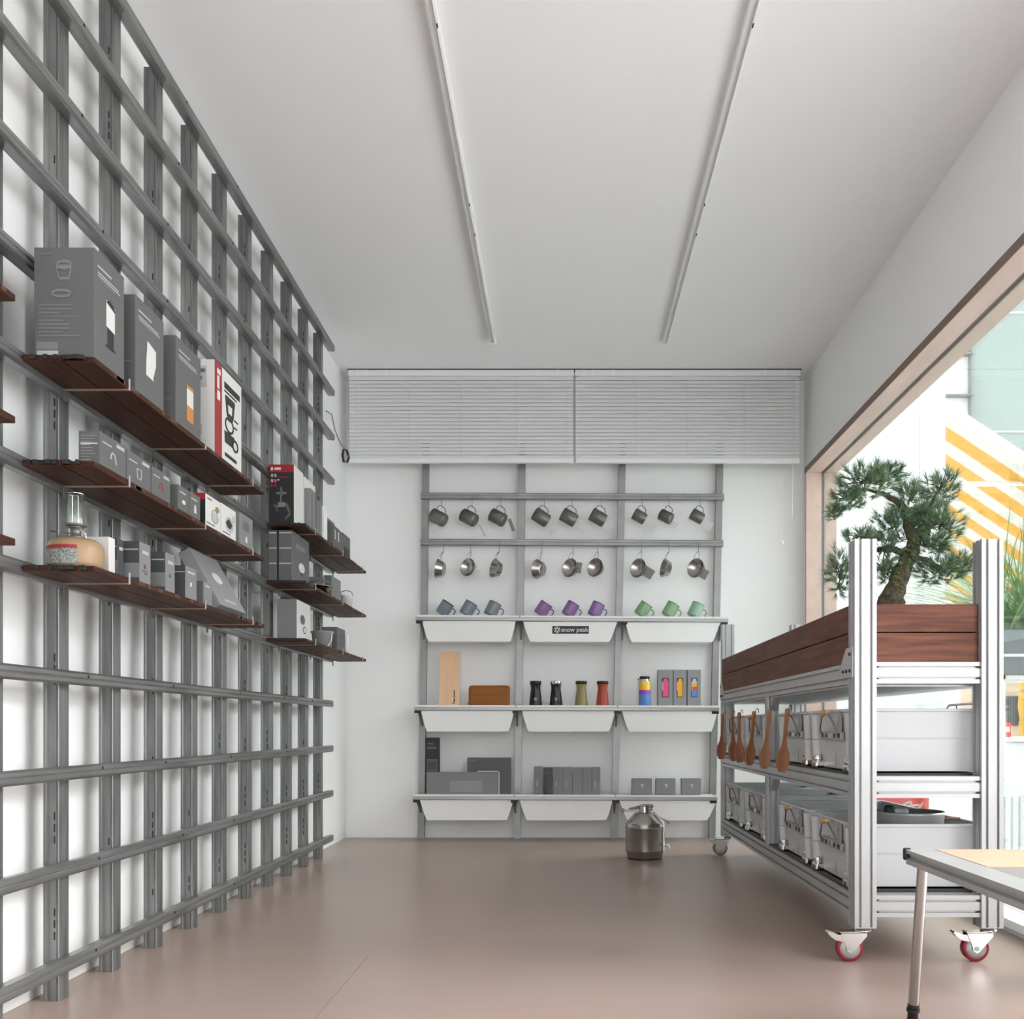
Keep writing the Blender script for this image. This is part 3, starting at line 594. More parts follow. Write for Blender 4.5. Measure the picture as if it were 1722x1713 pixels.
for i, zx in enumerate(xs1):
    px = 690 + zx / 3.131; small = i > 5
    hz = Z_(780 + 222 / 3.131, YM); hx = X_(px, YM)
    rot = Euler((0, math.radians(-62), math.radians(yaw1[i])))
    hpt = shp if small else hp
    loc = Vector((hx, YM, hz)) - rot.to_matrix() @ hpt
    lab = 'dark titanium mug hanging by its handle, upper rail, %s of three, %s bay' % (nth[i % 3], bay[i // 3])
    r = empty('mug', loc, lab, 'mug', 'titanium mugs on the upper rail'); r.rotation_euler = rot
    inst(sb if small else mb, 'body', r); inst(sh if small else mh, 'handle', r)
    t = tags1[i]
    wtag(r, hx + t[0] - t[3] / 2 * math.sin(t[4]), hz + t[1] + t[3] / 2 * math.cos(t[4]), YM - .03, t[2], t[3], t[4], t[5])
    hook(px, 780 + 172 / 3.131, 780 + 216 / 3.131, YM, 'wire hook on the upper rail holding the %s mug of the %s bay' % (nth[i % 3], bay[i // 3]), hz - .0034)
# stainless sierra cups
b1 = MB(); b1.lathe([(0, 0), (.038, 0), (.043, .003), (.058, .040), (.061, .042), (.061, .044), (.057, .042), (.041, .005), (0, .003)], (0, 0, 0), 'inox', 32); cb = b1.mesh('cup_body')
b2 = MB(); b2.tube([(.052, -.016, .036), (.060, -.018, .041), (.085, -.014, .036), (.104, -.007, .026), (.108, 0, .022), (.104, .007, .026), (.085, .014, .036), (.060, .018, .041), (.052, .016, .036)], .0022, 'inox', 8); ch_ = b2.mesh('cup_handle')
xs2 = (175, 318, 468, 693, 857, 988, 1217, 1363, 1518)
yaw2 = (-8, 55, 28, -32, 48, 52, 46, 14, 48)
sc2 = (1.0, .94, 1.0, 1.0, .98, .96, 1.0, .98, 1.0)
tags2 = {1: (.034, -.138, .042, .050, -.6, 'tagpale'), 6: (.036, -.135, .070, .062, -.55, 'tagdark'), 8: (.024, -.142, .055, .060, -.5, 'tagdark'), 4: (.034, -.105, .036, .066, -.15, 'tagdark')}
for i, zx in enumerate(xs2):
    px = 690 + zx / 3.131; hz = Z_(780 + 462 / 3.131, YM); hx = X_(px, YM)
    rot = Euler((0, math.radians(-90 + 10 * math.cos(math.radians(yaw2[i]))), math.radians(yaw2[i])))
    loc = Vector((hx, YM, hz)) - rot.to_matrix() @ (Vector((.108, 0, .022)) * sc2[i])
    r = empty('sierra_cup', loc, 'stainless cup hanging by its wire handle, lower rail, %s of three, %s bay' % (nth[i % 3], bay[i // 3]), 'cup', 'stainless cups on the lower rail'); r.rotation_euler = rot
    o = inst(cb, 'bowl', r); o.scale = (sc2[i],) * 3; o = inst(ch_, 'handle', r); o.scale = (sc2[i],) * 3
    if i in tags2:
        t = tags2[i]; wtag(r, hx + t[0] - t[3] / 2 * math.sin(t[4]), hz + t[1] + t[3] / 2 * math.cos(t[4]), YM - .04, t[2], t[3], t[4], t[5])
    hook(px, 780 + 415 / 3.131, 780 + 462 / 3.131, YM, 'wire hook on the lower rail holding the %s cup of the %s bay' % (nth[i % 3], bay[i // 3]), hz - .0018)
# tilted translucent mugs on the top tier
def tilt_mug(zx, i, body, rim, col):
    me = MB(); r_, h = .040, .086
    me.lathe([(0, 0), (r_ * .9, 0), (r_ * .97, .003), (r_, .008), (r_, h - .006)], (0, 0, 0), body, 28); me.lathe([(r_ - .002, h - .006), (r_ - .002, .006), (0, .004)], (0, 0, 0), body, 28)
    m2 = MB(); m2.lathe([(r_, h - .006), (r_ + .0005, h), (r_ - .002, h), (r_ - .002, h - .006)], (0, 0, 0), rim, 28)
    m3 = MB(); m3.tube([(r_ - .001, 0, h * .80), (r_ + .02, 0, h * .80), (r_ + .028, 0, h * .70), (r_ + .028, 0, h * .36), (r_ + .02, 0, h * .24), (r_ - .001, 0, h * .22)], .003, rim, 8)
    Yp = 6.13; th = math.radians(34 - (i % 3) * 4)
    zb = TOPZ[0](X_(690 + zx / 3.131, YT)) - .008
    low = min(-(r_) * math.sin(th), -(r_ + .031) * math.sin(th) + h * .30 * math.cos(th))
    r = empty('mug', (X_(690 + zx / 3.131, Yp) - .035 * math.sin(th), Yp, zb - low + .001), 'translucent %s mug lying tilted on the top rack shelf, %s of its three' % (col, nth[i % 3]), 'mug', 'tilted %s mugs on the top rack shelf' % col)
    r.rotation_euler = (0, th, math.radians((-8, 4, 10)[i % 3]))
    inst(me.mesh('body'), 'body', r); inst(m2.mesh('rim'), 'rim', r); inst(m3.mesh('handle'), 'handle', r)
for i, zx in enumerate((178, 302, 430)): tilt_mug(zx, i, 'plumgrey', 'greyrim', 'smoke grey')
for i, zx in enumerate((695, 840, 975)): tilt_mug(zx, i, 'plum', 'plumrim', 'purple')
for i, zx in enumerate((1222, 1366, 1500)): tilt_mug(zx, i, 'greenm' if i < 2 else 'greenm2', 'greenrim', 'green')

# ------------------------------------------------------------------ goods on the middle tier
def z5(v): return 1030 + v / 3.131
def x5(v): return 690 + v / 3.131
def on(tier, zx, Y): return TOPZ[tier](X_(x5(zx), YT)) - .0078
Yg = 6.13
zt = on(1, 200, Yg)
b = MB(); x0, x1 = X_(x5(150), Yg), X_(x5(258), Yg); zt1 = Z_(z5(200), Yg)
Tm = Matrix.Translation(((x0 + x1) / 2, Yg, zt)) @ Matrix.Rotation(math.radians(-9), 4, 'X')
hh = (zt1 - zt) / math.cos(math.radians(9)); ww = (x1 - x0) / 2
pl = [(-ww, 0), (ww * .92, 0), (ww, .02), (ww * .98, hh - .004), (ww * .94, hh), (-ww * .9, hh), (-ww * .95, hh - .004)]
b.prism(pl, Tm @ Vector((0, 0, 0)), Tm.to_3x3() @ Vector((1, 0, 0)), Tm.to_3x3() @ Vector((0, 0, 1)), Tm.to_3x3() @ Vector((0, .016, 0)), 'board')
for (ux, uz, w_, h_) in ((.030, .055, .006, .048), (.026, .018, .010, .006), (.030, .026, .006, .022), (.034, .036, .003, .02)):
    b.box((ux - w_ / 2, -.0007, uz), (ux + w_ / 2, .0005, uz + h_), 'inkb', 0, Tm)
b.thing('chopping_board', 'tall pale maple board leaning upright on the middle rack shelf', 'board')
b = MB(); x0, x1 = X_(x5(308), Yg), X_(x5(524), Yg); zt = on(1, 415, Yg); z1 = Z_(z5(383), Yg)
b.box((x0, Yg - .02, zt), (x1, Yg + .03, z1), 'amber', .014)
b.box((x0 + .004, Yg - .0215, zt + (z1 - zt) * .55), (x1 - .004, Yg - .019, zt + (z1 - zt) * .56), 'inkb')
b.tube([(x0 + .004, Yg - .024, zt + .026), (x0 - .006, Yg - .026, zt + .018), (x0 - .002, Yg - .028, zt + .004), (x0 + .012, Yg - .024, zt + .010)], .0022, 'wood', 6)
b.thing('case', 'amber brown rounded case lying on the middle rack shelf beside the maple board', 'case')
def tumbler(zx, body, lid, lab, deco=None):
    x = X_(x5(zx), Yg); z = on(1, zx, Yg); r = empty('tumbler', (x, Yg, z), lab, 'tumbler', 'waisted tumblers on the middle rack shelf')
    H = Z_(z5(360), Yg) - z
    MB().lathe([(0, 0), (.038, 0), (.040, .003), (.040, .012), (.037, H * .28), (.032, H * .55), (.029, H * .68), (.030, H * .80), (.034, H * .88)], r.location, body, 28).build('body', r)
    o = MB().lathe([(.034, H * .88), (.0355, H * .885), (.036, H * .97), (.034, H), (0, H)], r.location, lid, 28).build('lid', r)
    if lid == 'chrome': label_part(o, 'silver lid')
    if deco:
        b = MB()
        for k in range(3):
            an = k * PI / 3; b.box((-.011, -.0402, -.0012), (.011, -.036, .0012), 'silver', 0, Matrix.Translation((x, Yg, z + H * .3)) @ Matrix.Rotation(an, 4, 'Y'))
        b.build('emblem', r)
tumbler(660, 'blackgloss', 'blackgloss', 'all-black waisted tumbler on the middle rack shelf', True)
tumbler(767, 'blackgloss', 'chrome', 'black waisted tumbler with a silver lid on the middle rack shelf', True)
tumbler(900, 'olive', 'blackgloss', 'olive green waisted tumbler with a black lid')
tumbler(1012, 'brick', 'g0', 'brick red waisted tumbler with a dark lid')
x = X_(x5(1234), Yg); z = on(1, 1234, Yg); r = empty('bottle', (x, Yg, z), 'drinks bottle with yellow, purple and blue bands on the middle rack shelf', 'bottle')
H = Z_(z5(335), Yg) - z
b = MB(); R_ = .036
b.lathe([(0, 0), (R_ - .003, 0), (R_, .004), (R_, H * .42)], r.location, 'navy', 28); b.lathe([(R_, H * .42), (R_, H * .55)], r.location, 'purple', 28); b.lathe([(R_, H * .55), (R_, H * .80), (.033, H * .83)], r.location, 'yellow', 28); b.build('body', r)
b = MB(); b.lathe([(.033, H * .83), (.032, H * .86), (.028, H * .88), (.028, H * .92)], r.location, 'chrome', 24); label_part(b.build('neck', r), 'silver neck')
b = MB(); b.lathe([(.029, H * .91), (.031, H * .92), (.031, H * .985), (.029, H), (0, H)], r.location, 'black', 24); b.tube([(x - .03, Yg - .005, z + H * .93), (x - .042, Yg - .008, z + H * .90), (x - .036, Yg - .02, z + H * .85)], .003, 'black', 6); label_part(b.build('lid', r), 'black lid with strap')
for i, (a0, a1, cols, lab) in enumerate(((1304, 1382, [('pink', 0, 1)], 'grey carton with a window showing a pink bottle'), (1385, 1454, [('orange2', 0, 1)], 'grey carton with a window showing an orange bottle'), (1459, 1530, [('navy', 0, .42), ('redor', .42, .62), ('orange2', .62, .8), ('tagpale', .8, 1)], 'grey carton with a window showing a banded bottle'))):
    x0, x1 = X_(x5(a0), Yg - .02), X_(x5(a1), Yg - .02); z0 = on(1, a0, Yg); z1 = Z_(z5(300), Yg - .02)
    dec = [('c', (.27, .26, .74, .78), 'g3')]
    for m, v0, v1 in cols: dec.append(('c', (.33, .28 + v0 * .42, .70, .28 + v1 * .42), m))
    dec.append(('c', (.39, .70, .64, .76), cols[-1][0])); dec.append(('c', (.30, .44, .34, .66), 'pale'))
    carton('carton', x0, x1, Yg - .02, Yg + .05, z0, z1, 'g4', lab + ' on the middle rack shelf', 'box', 'window cartons on the middle rack shelf', dec)

# ------------------------------------------------------------------ goods on the bottom tier
Yl = 6.15
def lowbox(a0, a1, v1, Y, dep, m, lab, dec=(), tilt=0, group='cartons on the bottom rack shelf'):
    x0, x1 = X_(x5(a0), Y), X_(x5(a1), Y); z0 = on(2, (a0 + a1) / 2, Y); z1 = Z_(z5(v1), Y)
    T = None
    if tilt:
        z0 += .0055; z1 += .0055; c = Vector(((x0 + x1) / 2, Y, z0)); T = Matrix.Translation(c) @ Matrix.Rotation(math.radians(-tilt), 4, 'X') @ Matrix.Translation(-c)
    carton('carton', x0, x1, Y, Y + dep, z0, z1, m, lab, 'box', group, dec, .0015, None, T)
lowbox(78, 153, 658, 6.20, .03, 'g0', 'tall narrow black carton at the left end of the bottom rack shelf', [('c', (.15, .80, .8, .84), 'g1'), ('c', (.15, .88, .6, .91), 'g1'), ('c', (.12, .40, .88, .62), 'g1'), ('c', (.2, .44, .8, .58), 'g3')])
lowbox(300, 530, 763, 6.19, .03, 'g1', 'broad square charcoal carton standing behind the long one', [('c', (.03, .92, .2, .95), 'g2'), ('c', (.03, .86, .5, .88), 'g1')])
lowbox(85, 462, 840, 6.09, .05, 'g2', 'long low grey carton at the front of the bottom rack shelf, left bay', [('c', (.33, .14, .78, .62), 'g4'), ('c', (.18, .80, .34, .86), 'lightprint')])
b = MB(); x0, x1 = X_(x5(355), 6.145), X_(x5(470), 6.145); z1 = Z_(z5(832), 6.145); z0 = on(2, 400, 6.145)
b.box((x0, 6.143, z0), (x1 - .008, 6.147, z1), 'pale'); b.box((x1 - .010, 6.143, z0), (x1, 6.147, z1 - .008), 'pale'); b.thing('card', 'white card tucked behind the long low carton', 'card')
for i, (a0, a1, v, Y) in enumerate(((652, 698, 811, 6.15), (701, 748, 815, 6.175), (750, 801, 814, 6.14), (803, 852, 814, 6.14), (854, 906, 815, 6.14), (908, 954, 815, 6.14), (956, 1000, 814, 6.14))):
    lowbox(a0, a1, v, Y, .05, 'g2' if i not in (1,) else 'g1', 'slim grey carton, %s from the left in the row on the bottom rack shelf' % ORD[i], [('c', (.3, .30, .42, .50), 'silver')] if i in (0, 2, 3, 6) else [('c', (.15, .8, .7, .83), 'lightprint')], 0, 'slim cartons in a row')
lowbox(718, 748, 852, 6.125, .02, 'g3', 'short dark carton in front of the slim carton row', ())
for i, (a0, a1) in enumerate(((1167, 1272), (1294, 1397), (1429, 1532))):
    lowbox(a0, a1, 876, 6.14, .055, 'g2', '%s small square grey carton with a silver hook print, bottom rack shelf right bay' % ('leftmost', 'middle', 'rightmost')[i], [('c', (.50, .40, .58, .62), 'silver'), ('c', (.44, .55, .58, .64), 'silver'), ('c', (.1, .86, .55, .90), 'lightprint')], 5, 'small square cartons')

# ------------------------------------------------------------------ venetian blinds
YV = 6.10
def blind(px0, px1, nm, lab):
    x0, x1 = X_(px0, YV), X_(px1, YV); ztop = ZC - .001; zh = Z_(633, YV); zb = Z_(770, YV); zbb = Z_(779, YV)
    r = empty('venetian_blind', ((x0 + x1) / 2, YV, zbb), lab, 'blind', 'venetian blinds on the back wall')
    b = MB(); b.box((x0, YV - .018, zh), (x1, YV + .02, ztop - .004), 'blind', .002); b.box((x0 - .004, YV - .0205, ztop - .006), (x1 + .004, YV + .022, ztop), 'g3')
    for t in (.04, .08, .17, .84, .93): b.box((x0 + (x1 - x0) * t - .007, YV - .0215, zh - .001), (x0 + (x1 - x0) * t + .007, YV - .017, ztop - .006), 'white')
    b.build('head_rail', r)
    n = 22; b = MB(); a = math.radians(66)
    for i in range(n):
        z = zh - .012 - (zh - .012 - zb - .008) * i / (n - 1); c, s_ = math.cos(a) * .0122, math.sin(a) * .0122
        for (p0, p1) in (((-1, 0), (0, .0014)), ((0, .0014), (1, 0))):
            pass
        prof = [(-c, -s_), (.0016, -.0005), (c, s_), (c + .0006, s_), (.0022, -.0005), (-c + .0006, -s_)]
        rnd = random.Random(i); sag = rnd.uniform(-.0008, .0008)
        b.prism(prof, (x0 + .004, YV, z), (0, 1, 0), (0, 0, 1), (x1 - x0 - .008, 0, sag), 'blind')
    b.build('slats', r)
    MB().box((x0 + .003, YV - .012, zbb), (x1 - .003, YV + .012, zb - .004), 'blind', .002).build('bottom_rail', r)
    for t in (.03, .27, .5, .75, .97):
        MB().tube([(x0 + (x1 - x0) * t, YV - .0135, zh), (x0 + (x1 - x0) * t, YV - .0135, zb)], .0011, 'rope', 5).build('ladder_cord', r)
    return r
blind(586.5, 965, 0, 'white venetian blind on the left half of the back wall, under the ceiling')
r = blind(967, 1345, 1, 'white venetian blind on the right half of the back wall, under the ceiling')
b = MB(); b.tube([P(1333, 776, YV - .022), P(1332, 870, YV - .022)], .0016, 'rope', 6); b.build('pull_cord', r)
b = MB(); b.tube([P(1316, 776, YV - .022), P(1315.5, 905, YV - .022)], .0013, 'rope', 6); b.lathe([(0, 0), (.006, 0), (.004, .02), (0, .024)], P(1315.5, 915, YV - .022), 'white', 10); b.build('tilt_cord', r)
b = MB(); Yc = 5.75
b.tube([Vector((XL, Yc, Z_(690, Yc))), P(558, 697, Yc), P(563, 722, Yc), P(572, 745, Yc), P(586, 760, Yc), P(587, 768, Yc)], .004, 'bingrey', 6)
b.tube([P(587, 768, Yc), P(584, 777, Yc), P(578, 776, Yc), P(576, 765, Yc), P(578, 755, Yc), P(583, 757, Yc), P(586, 766, Yc)], .007, 'g0', 8)
b.thing('cable', 'dark cable with a looped end hanging beside the left end of the blinds', 'cable')

# ------------------------------------------------------------------ steel keg on the floor
kx, ky = X_(1084, 5.3), 5.3
r = empty('beer_growler', (kx, ky, 0), 'brushed steel keg-shaped jug standing on the floor in front of the rack', 'steel jug')
k = 1.0
MB().lathe([(0, .006), (.090, .006), (.094, .010), (.097, .035), (.103, .040), (.104, .046), (.1035, .165), (.105, .168), (.1035, .171), (.103, .186), (.098, .192), (.054, .242), (.040, .246), (0, .246)], r.location, 'inox', 48).build('body', r)
MB().lathe([(0, 0), (.092, 0), (.093, .007), (0, .007)], r.location, 'black', 40).build('base_ring', r)
b = MB()
for z in (.046, .110, .170): b.lathe([(.1036, z - .0015), (.1052, z), (.1036, z + .0015)], r.location, 'ti', 48)
b.build('band', r)
b = MB(); b.lathe([(.030, .244), (.030, .275), (.026, .285), (0, .287)], r.location, 'inox', 24); b.box((kx - .014, ky - .02, .268), (kx + .046, ky + .02, .288), 'ti', .008); b.box((kx + .012, ky - .022, .252), (kx + .040, ky + .022, .276), 'ti', .006); b.build('cap', r)
b = MB(); b.tube([(kx - .015, ky, .276), (kx - .05, ky - .004, .270), (kx - .085, ky - .006, .264)], [.009, .007, .004], 'ti', 8); b.build('lever', r)
b = MB(); b.box((kx - .11, ky - .006, .248), (kx - .02, ky + .006, .262), 'pale', .004); b.box((kx - .122, ky - .008, .244), (kx - .108, ky + .008, .266), 'ti', .004); b.build('spout', r)
b = MB(); b.tube([(kx + .097, ky - .05, .035), (kx + .099, ky - .05, .192), (kx + .05, ky - .03, .246)], .004, 'chrome', 8); b.tube([(kx + .045, ky - .01, .25), (kx + .085, ky - .03, .215), (kx + .115, ky - .03, .205), (kx + .128, ky - .03, .186)], .0025, 'ti', 6); b.build('gauge_tube', r)
b = MB(); b.tube([(kx + .09, ky - .055, .072), (kx + .108, ky - .06, .074), (kx + .118, ky - .062, .082), (kx + .128, ky - .064, .060)], .005, 'chrome', 8); b.build('tap', r)

# ------------------------------------------------------------------ planter trolley
CX0, CX1, CY0, CY1, PW = .862, 1.303, 2.945, 5.465, .065
def slot_profile(w, h, n=2):
    """T-slot aluminium section, w x h, n grooves a side"""
    g, d = .0075, .010
    def side(L):
        c = [L * (i + .5) / n for i in range(n)]; pts = [(0, 0)]
        for q in c: pts += [(q - g / 2, 0), (q - g / 2, d), (q + g / 2, d), (q + g / 2, 0)]
        return pts
    P_ = [(a, b_) for a, b_ in side(w)] + [(w - b_, a) for a, b_ in side(h)] + [(w - a, h - b_) for a, b_ in side(w)] + [(b_, h - a) for a, b_ in side(h)]
    return P_
cart = empty('planter_trolley', ((CX0 + CX1) / 2, 4.2, 0), 'aluminium trolley on casters with a wooden planter box on top and bins on two shelves', 'trolley')
def post(x, y, z0, z1, w=PW):
    b = MB(); b.prism(slot_profile(w, w), (x, y, z0), (1, 0, 0), (0, 1, 0), (0, 0, z1 - z0), 'alu')
    b.box((x, y, z0 - .003), (x + w, y + w, z0), 'alu'); return b.build('post', cart)
for x in (CX0, CX1 - PW):
    for y in (CY0, CY1 - PW): post(x, y, .106, 1.257)
    for z0, z1 in ((.2, .489), (.553, .829)): post(x + (.0 if x < 1 else PW - .05), 4.21, z0, z1, .05)
zlev = ((.135, .200), (.489, .553), (.829, .893))
for z0, z1 in zlev:
    for x in (CX0, CX1 - PW):
        b = MB(); b.prism(slot_profile(PW, z1 - z0), (x, CY0 + PW, z0), (1, 0, 0), (0, 0, 1), (0, CY1 - CY0 - 2 * PW, 0), 'alu'); b.build('long_beam', cart)
    for y in (CY0 + .008, CY1 - PW - .008):
        b = MB(); b.prism(slot_profile(PW, z1 - z0), (CX0 + PW, y, z0), (0, 1, 0), (0, 0, 1), (CX1 - CX0 - 2 * PW, 0, 0), 'alu'); b.build('cross_beam', cart)
        b = MB()
        for x in (CX0 + PW, CX1 - PW - .010): b.box((x, y + .001, z0 + .004), (x + .010, y + .006, z0 + .016), 'black'), b.box((x, y + .001, z1 - .016), (x + .010, y + .006, z1 - .004), 'black')
        b.build('corner_fastener', cart)
for z in (.200, .553):
    b = MB(); b.box((CX0 + .01, CY0 + PW, z), (CX1 - .01, CY1 - PW, z + .006), 'black', .001); label_part(b.build('shelf_panel', cart), 'black shelf panel')
MB().box((CX0 + .01, CY0 + PW, .822), (CX1 - .01, CY1 - PW, .828), 'alu').build('planter_underside', cart)
# gusset plates
for y, s_ in ((CY0 + PW, 1), (CY1 - PW, -1)):
    b = MB(); b.prism([(-.055 * s_, .02), (.012 * s_, .02), (.075 * s_, -.035), (.075 * s_, -.07), (-.055 * s_, -.07)], (CX0 - .0045, y, .918), (0, 1, 0), (0, 0, 1), (.004, 0, 0), 'alu')
    for q in ((-.03, -.05), (-.03, 0), (.04, -.05), (.005, -.05)): b.tube([(CX0 - .0045, y + q[0] * s_, .918 + q[1]), (CX0 - .008, y + q[0] * s_, .918 + q[1])], .005, 'dark', 8)
    b.build('gusset_plate', cart)
for z in (.489, .829):
    b = MB(); b.prism([(0, 0), (0, -.06), (.008, -.06), (.06, -.008), (.06, 0)], (CX0 + .012, 4.26, z - .0005), (0, 1, 0), (0, 0, 1), (.03, 0, 0), 'alu'); b.build('angle_bracket', cart)
    b = MB(); b.prism([(0, 0), (0, -.06), (-.008, -.06), (-.06, -.008), (-.06, 0)], (CX0 + .012, 4.21, z - .0005), (0, 1, 0), (0, 0, 1), (.03, 0, 0), 'alu'); b.build('angle_bracket', cart)
# planter box: two boards a side
zp0, zp1 = .894, 1.066; zm = (zp0 + zp1) / 2 + .002
pl = bpy.data.objects.new('planter_box', None)
b = MB()
for za, zb_ in ((zp0, zm - .0015), (zm + .0015, zp1)):
    b.box((CX0 - .002, CY0 + PW + .001, za), (CX0 + .030, CY1 - PW - .001, zb_), 'planter', .002)
    b.box((CX1 - .030, CY0 + PW + .001, za), (CX1 + .002, CY1 - PW - .001, zb_), 'planter', .002)
    b.box((CX0 + PW + .001, CY0 + .022, za), (CX1 - PW - .001, CY0 + .054, zb_), 'planter', .002)
    b.box((CX0 + PW + .001, CY1 - .054, za), (CX1 - PW - .001, CY1 - .022, zb_), 'planter', .002)
label_part(b.build('planter_box', cart), 'two-board reddish brown wooden planter box')
b = MB(); b.box((CX0 + .03, CY0 + PW, .90), (CX1 - .03, CY1 - PW, 1.035), 'soil'); b.build('soil', cart)
# casters
def caster(x, y, wm, brake=True):
    c = empty('caster', (x, y, 0), '', ''); del c['label'], c['category']
    c.parent = cart; c.location = Vector((x, y, 0)) - cart.location
    wx = x - .042; R_ = .0395
    b = MB(); b.lathe([(.012, -.013), (R_ - .009, -.014), (R_ - .009, .014), (.012, .013)], (0, 0, 0), 'alu', 28, Matrix.Translation((wx, y, R_)) @ Matrix.Rotation(PI / 2, 4, 'X')); b.lathe([(R_ - .009, -.0142), (R_ - .002, -.0142), (R_, -.011), (R_, .011), (R_ - .002, .0142), (R_ - .009, .0142)], (0, 0, 0), wm, 32, Matrix.Translation((wx, y, R_)) @ Matrix.Rotation(PI / 2, 4, 'X'))
    MBs = [('wheel', b)]
    b = MB()
    for sy in (-.019, .016):
        b.prism([(-.030 , .088), (.046, .088), (.050, .078), (.012 - .004, .030), (0, .026), (-.010, .032), (-.014, .05)], (wx, y + sy, 0), (1, 0, 0), (0, 0, 1), (0, .003, 0), 'chrome')
    b.box((wx - .030, y - .019, .086), (wx + .050, y + .019, .090), 'chrome'); b.tube([(wx, y - .021, R_), (wx, y + .021, R_)], .007, 'alu', 10)
    MBs.append(('fork', b))
    b = MB(); b.lathe([(0, .089), (.024, .089), (.024, .094), (.018, .096), (.018, .103), (0, .103)], (x, y, 0), 'chrome', 24); MBs.append(('swivel', b))
    if brake:
        b = MB(); b.prism([(.01, .0), (-.03, .004), (-.055, .012), (-.058, .009), (-.048, -.004), (-.032, -.014), (-.012, -.018), (.0, -.014)], (wx - .01, y - .016, .078), (1, 0, 0), (0, 0, 1), (0, .032, 0), 'chrome'); MBs.append(('brake_pedal', b))
    for nm, b in MBs:
        b.v = [v - Vector((x, y, 0)) for v in b.v]
        o = bpy.data.objects.new(nm, b.mesh(nm)); COL.objects.link(o); o.parent = c
        if nm == 'wheel': label_part(o, 'red wheel' if wm == 'wheelred' else 'dark grey-brown wheel')
caster(CX0 + .034, CY0 + .033, 'wheelred'); caster(CX1 - .031, CY0 + .033, 'wheelred')
caster(CX0 + .034, CY1 - .033, 'wheelgrey'); caster(CX1 - .031, CY1 - .033, 'wheelgrey')

# ------------------------------------------------------------------ white bins
BX, BY, BH = .415, .455, .192
def bin_proto():
    r = empty('storage_bin', (0, 0, 0), '', 'bin', 'white bins on the trolley')
    b = MB(); t = .006; tp = .018      # open-topped, slightly tapered
    def ring(x0, x1, y0, y1, z): return [(x0, y0, z), (x1, y0, z), (x1, y1, z), (x0, y1, z)]
    V = ring(tp, BX - tp, -BY / 2 + tp * .6, BY / 2 - tp * .6, .004) + ring(.004, BX - .004, -BY / 2 + .004, BY / 2 - .004, BH) + ring(tp + t, BX - tp - t, -BY / 2 + tp * .6 + t, BY / 2 - tp * .6 - t, .010) + ring(.004 + t, BX - .004 - t, -BY / 2 + .004 + t, BY / 2 - .004 - t, BH)
    fs = [(3, 2, 1, 0), (8, 9, 10, 11)]
    for i in range(4):
        j = (i + 1) % 4; fs += [(i, j, 4 + j, 4 + i), (8 + j, 8 + i, 12 + i, 12 + j), (4 + i, 4 + j, 12 + j, 12 + i)]
    b.add(V, fs, 'binwhite')
    for y in (-BY / 2 + .020, BY / 2 - .020):       # rounded corner columns at the aisle end
        b.tube([(.012, y, .01), (.006, y, BH * .5)], .018, 'binwhite', 14); b.tube([(.006, y, BH * .5 + .002), (.002, y, BH - .01)], .0165, 'binwhite', 14)
    b.box((tp * .75, -.004, .012), (tp * .9, -.003, .075), 'bingrey'); b.box((.02, -BY / 2 + .004, BH * .55), (BX - .02, -BY / 2 + .0065, BH * .56), 'binwhite')
    b.build('tub', r)
    b = MB(); b.box((-.001, -BY / 2, BH - .006), (BX + .001, -BY / 2 + .012, BH + .004), 'binwhite', .002); b.box((-.001, BY / 2 - .012, BH - .006), (BX + .001, BY / 2, BH + .004), 'binwhite', .002); b.box((-.001, -BY / 2 + .012, BH - .006), (.012, BY / 2 - .012, BH + .004), 'binwhite', .002); b.box((BX - .012, -BY / 2 + .012, BH - .006), (BX + .001, BY / 2 - .012, BH + .004), 'binwhite', .002)
    b.build('rim', r)
    b = MB(); b.box((-.004, -.125, .098), (.008, .125, .124), 'bingrey', .002)
    for y in (-.10, -.05, .0, .05, .095): b.box((-.0048, y - .011, .104), (-.0035, y + .011, .118), 'black' if y != 0 else 'chrome')
    label_part(b.build('latch_plate', r), 'metal latch plate with dark slots')
    b = MB(); b.tube([(-.007, .09, .112), (-.014, .09, .130), (-.022, .035, .178), (-.022, -.03, .186), (-.016, -.085, .150), (-.007, -.09, .112)], .003, 'ti', 6); b.build('bail', r)
    b = MB(); b.tube([(-.022, .040, .176), (-.025, .0, .186), (-.022, -.035, .187)], [.007, .010, .007], M['gripwood'], 8); label_part(b.build('grip', r), 'wooden grip')
    b = MB(); b.prism([(-.115, .124), (-.06, .124), (-.085, .186), (-.105, .192), (-.12, .17)], (.002, 0, 0), (0, 1, 0), (0, 0, 1), (-.004, 0, 0), 'bingrey'); b.tube([(-.003, -.10, .165), (-.006, -.10, .165)], .005, 'chrome', 8); b.build('flap', r)
    for y in (-BY / 2 + .035, BY / 2 - .035):
        b = MB(); b.box((-.010, y - .034, .0), (.022, y + .034, .022), 'chrome', .006); b.box((-.009, y - .026, .018), (.014, y + .026, .046), 'chrome', .012); b.box((-.0104, y - .006, .0), (-.0095, y + .006, .014), 'black'); b.build('foot_bracket', r)
    return r
M['gripwood'] = mat('pale_grip_wood', (0.50, 0.33, 0.15), 0.5)
bp = bin_proto(); first = True
for z, lv in ((.2075, 'lower'), (.5605, 'upper')):
    for y, ps in ((3.262, 'nearest the camera'), (3.79, 'second from the camera'), (4.54, 'third from the camera'), (5.09, 'farthest from the camera')):
        loc = (CX0 + .016, y, z); lab = 'white storage bin on the %s trolley shelf, %s' % (lv, ps)
        if first: bp.location = loc; bp['label'] = lab; first = False
        else: copy_thing(bp, loc, None, lab)
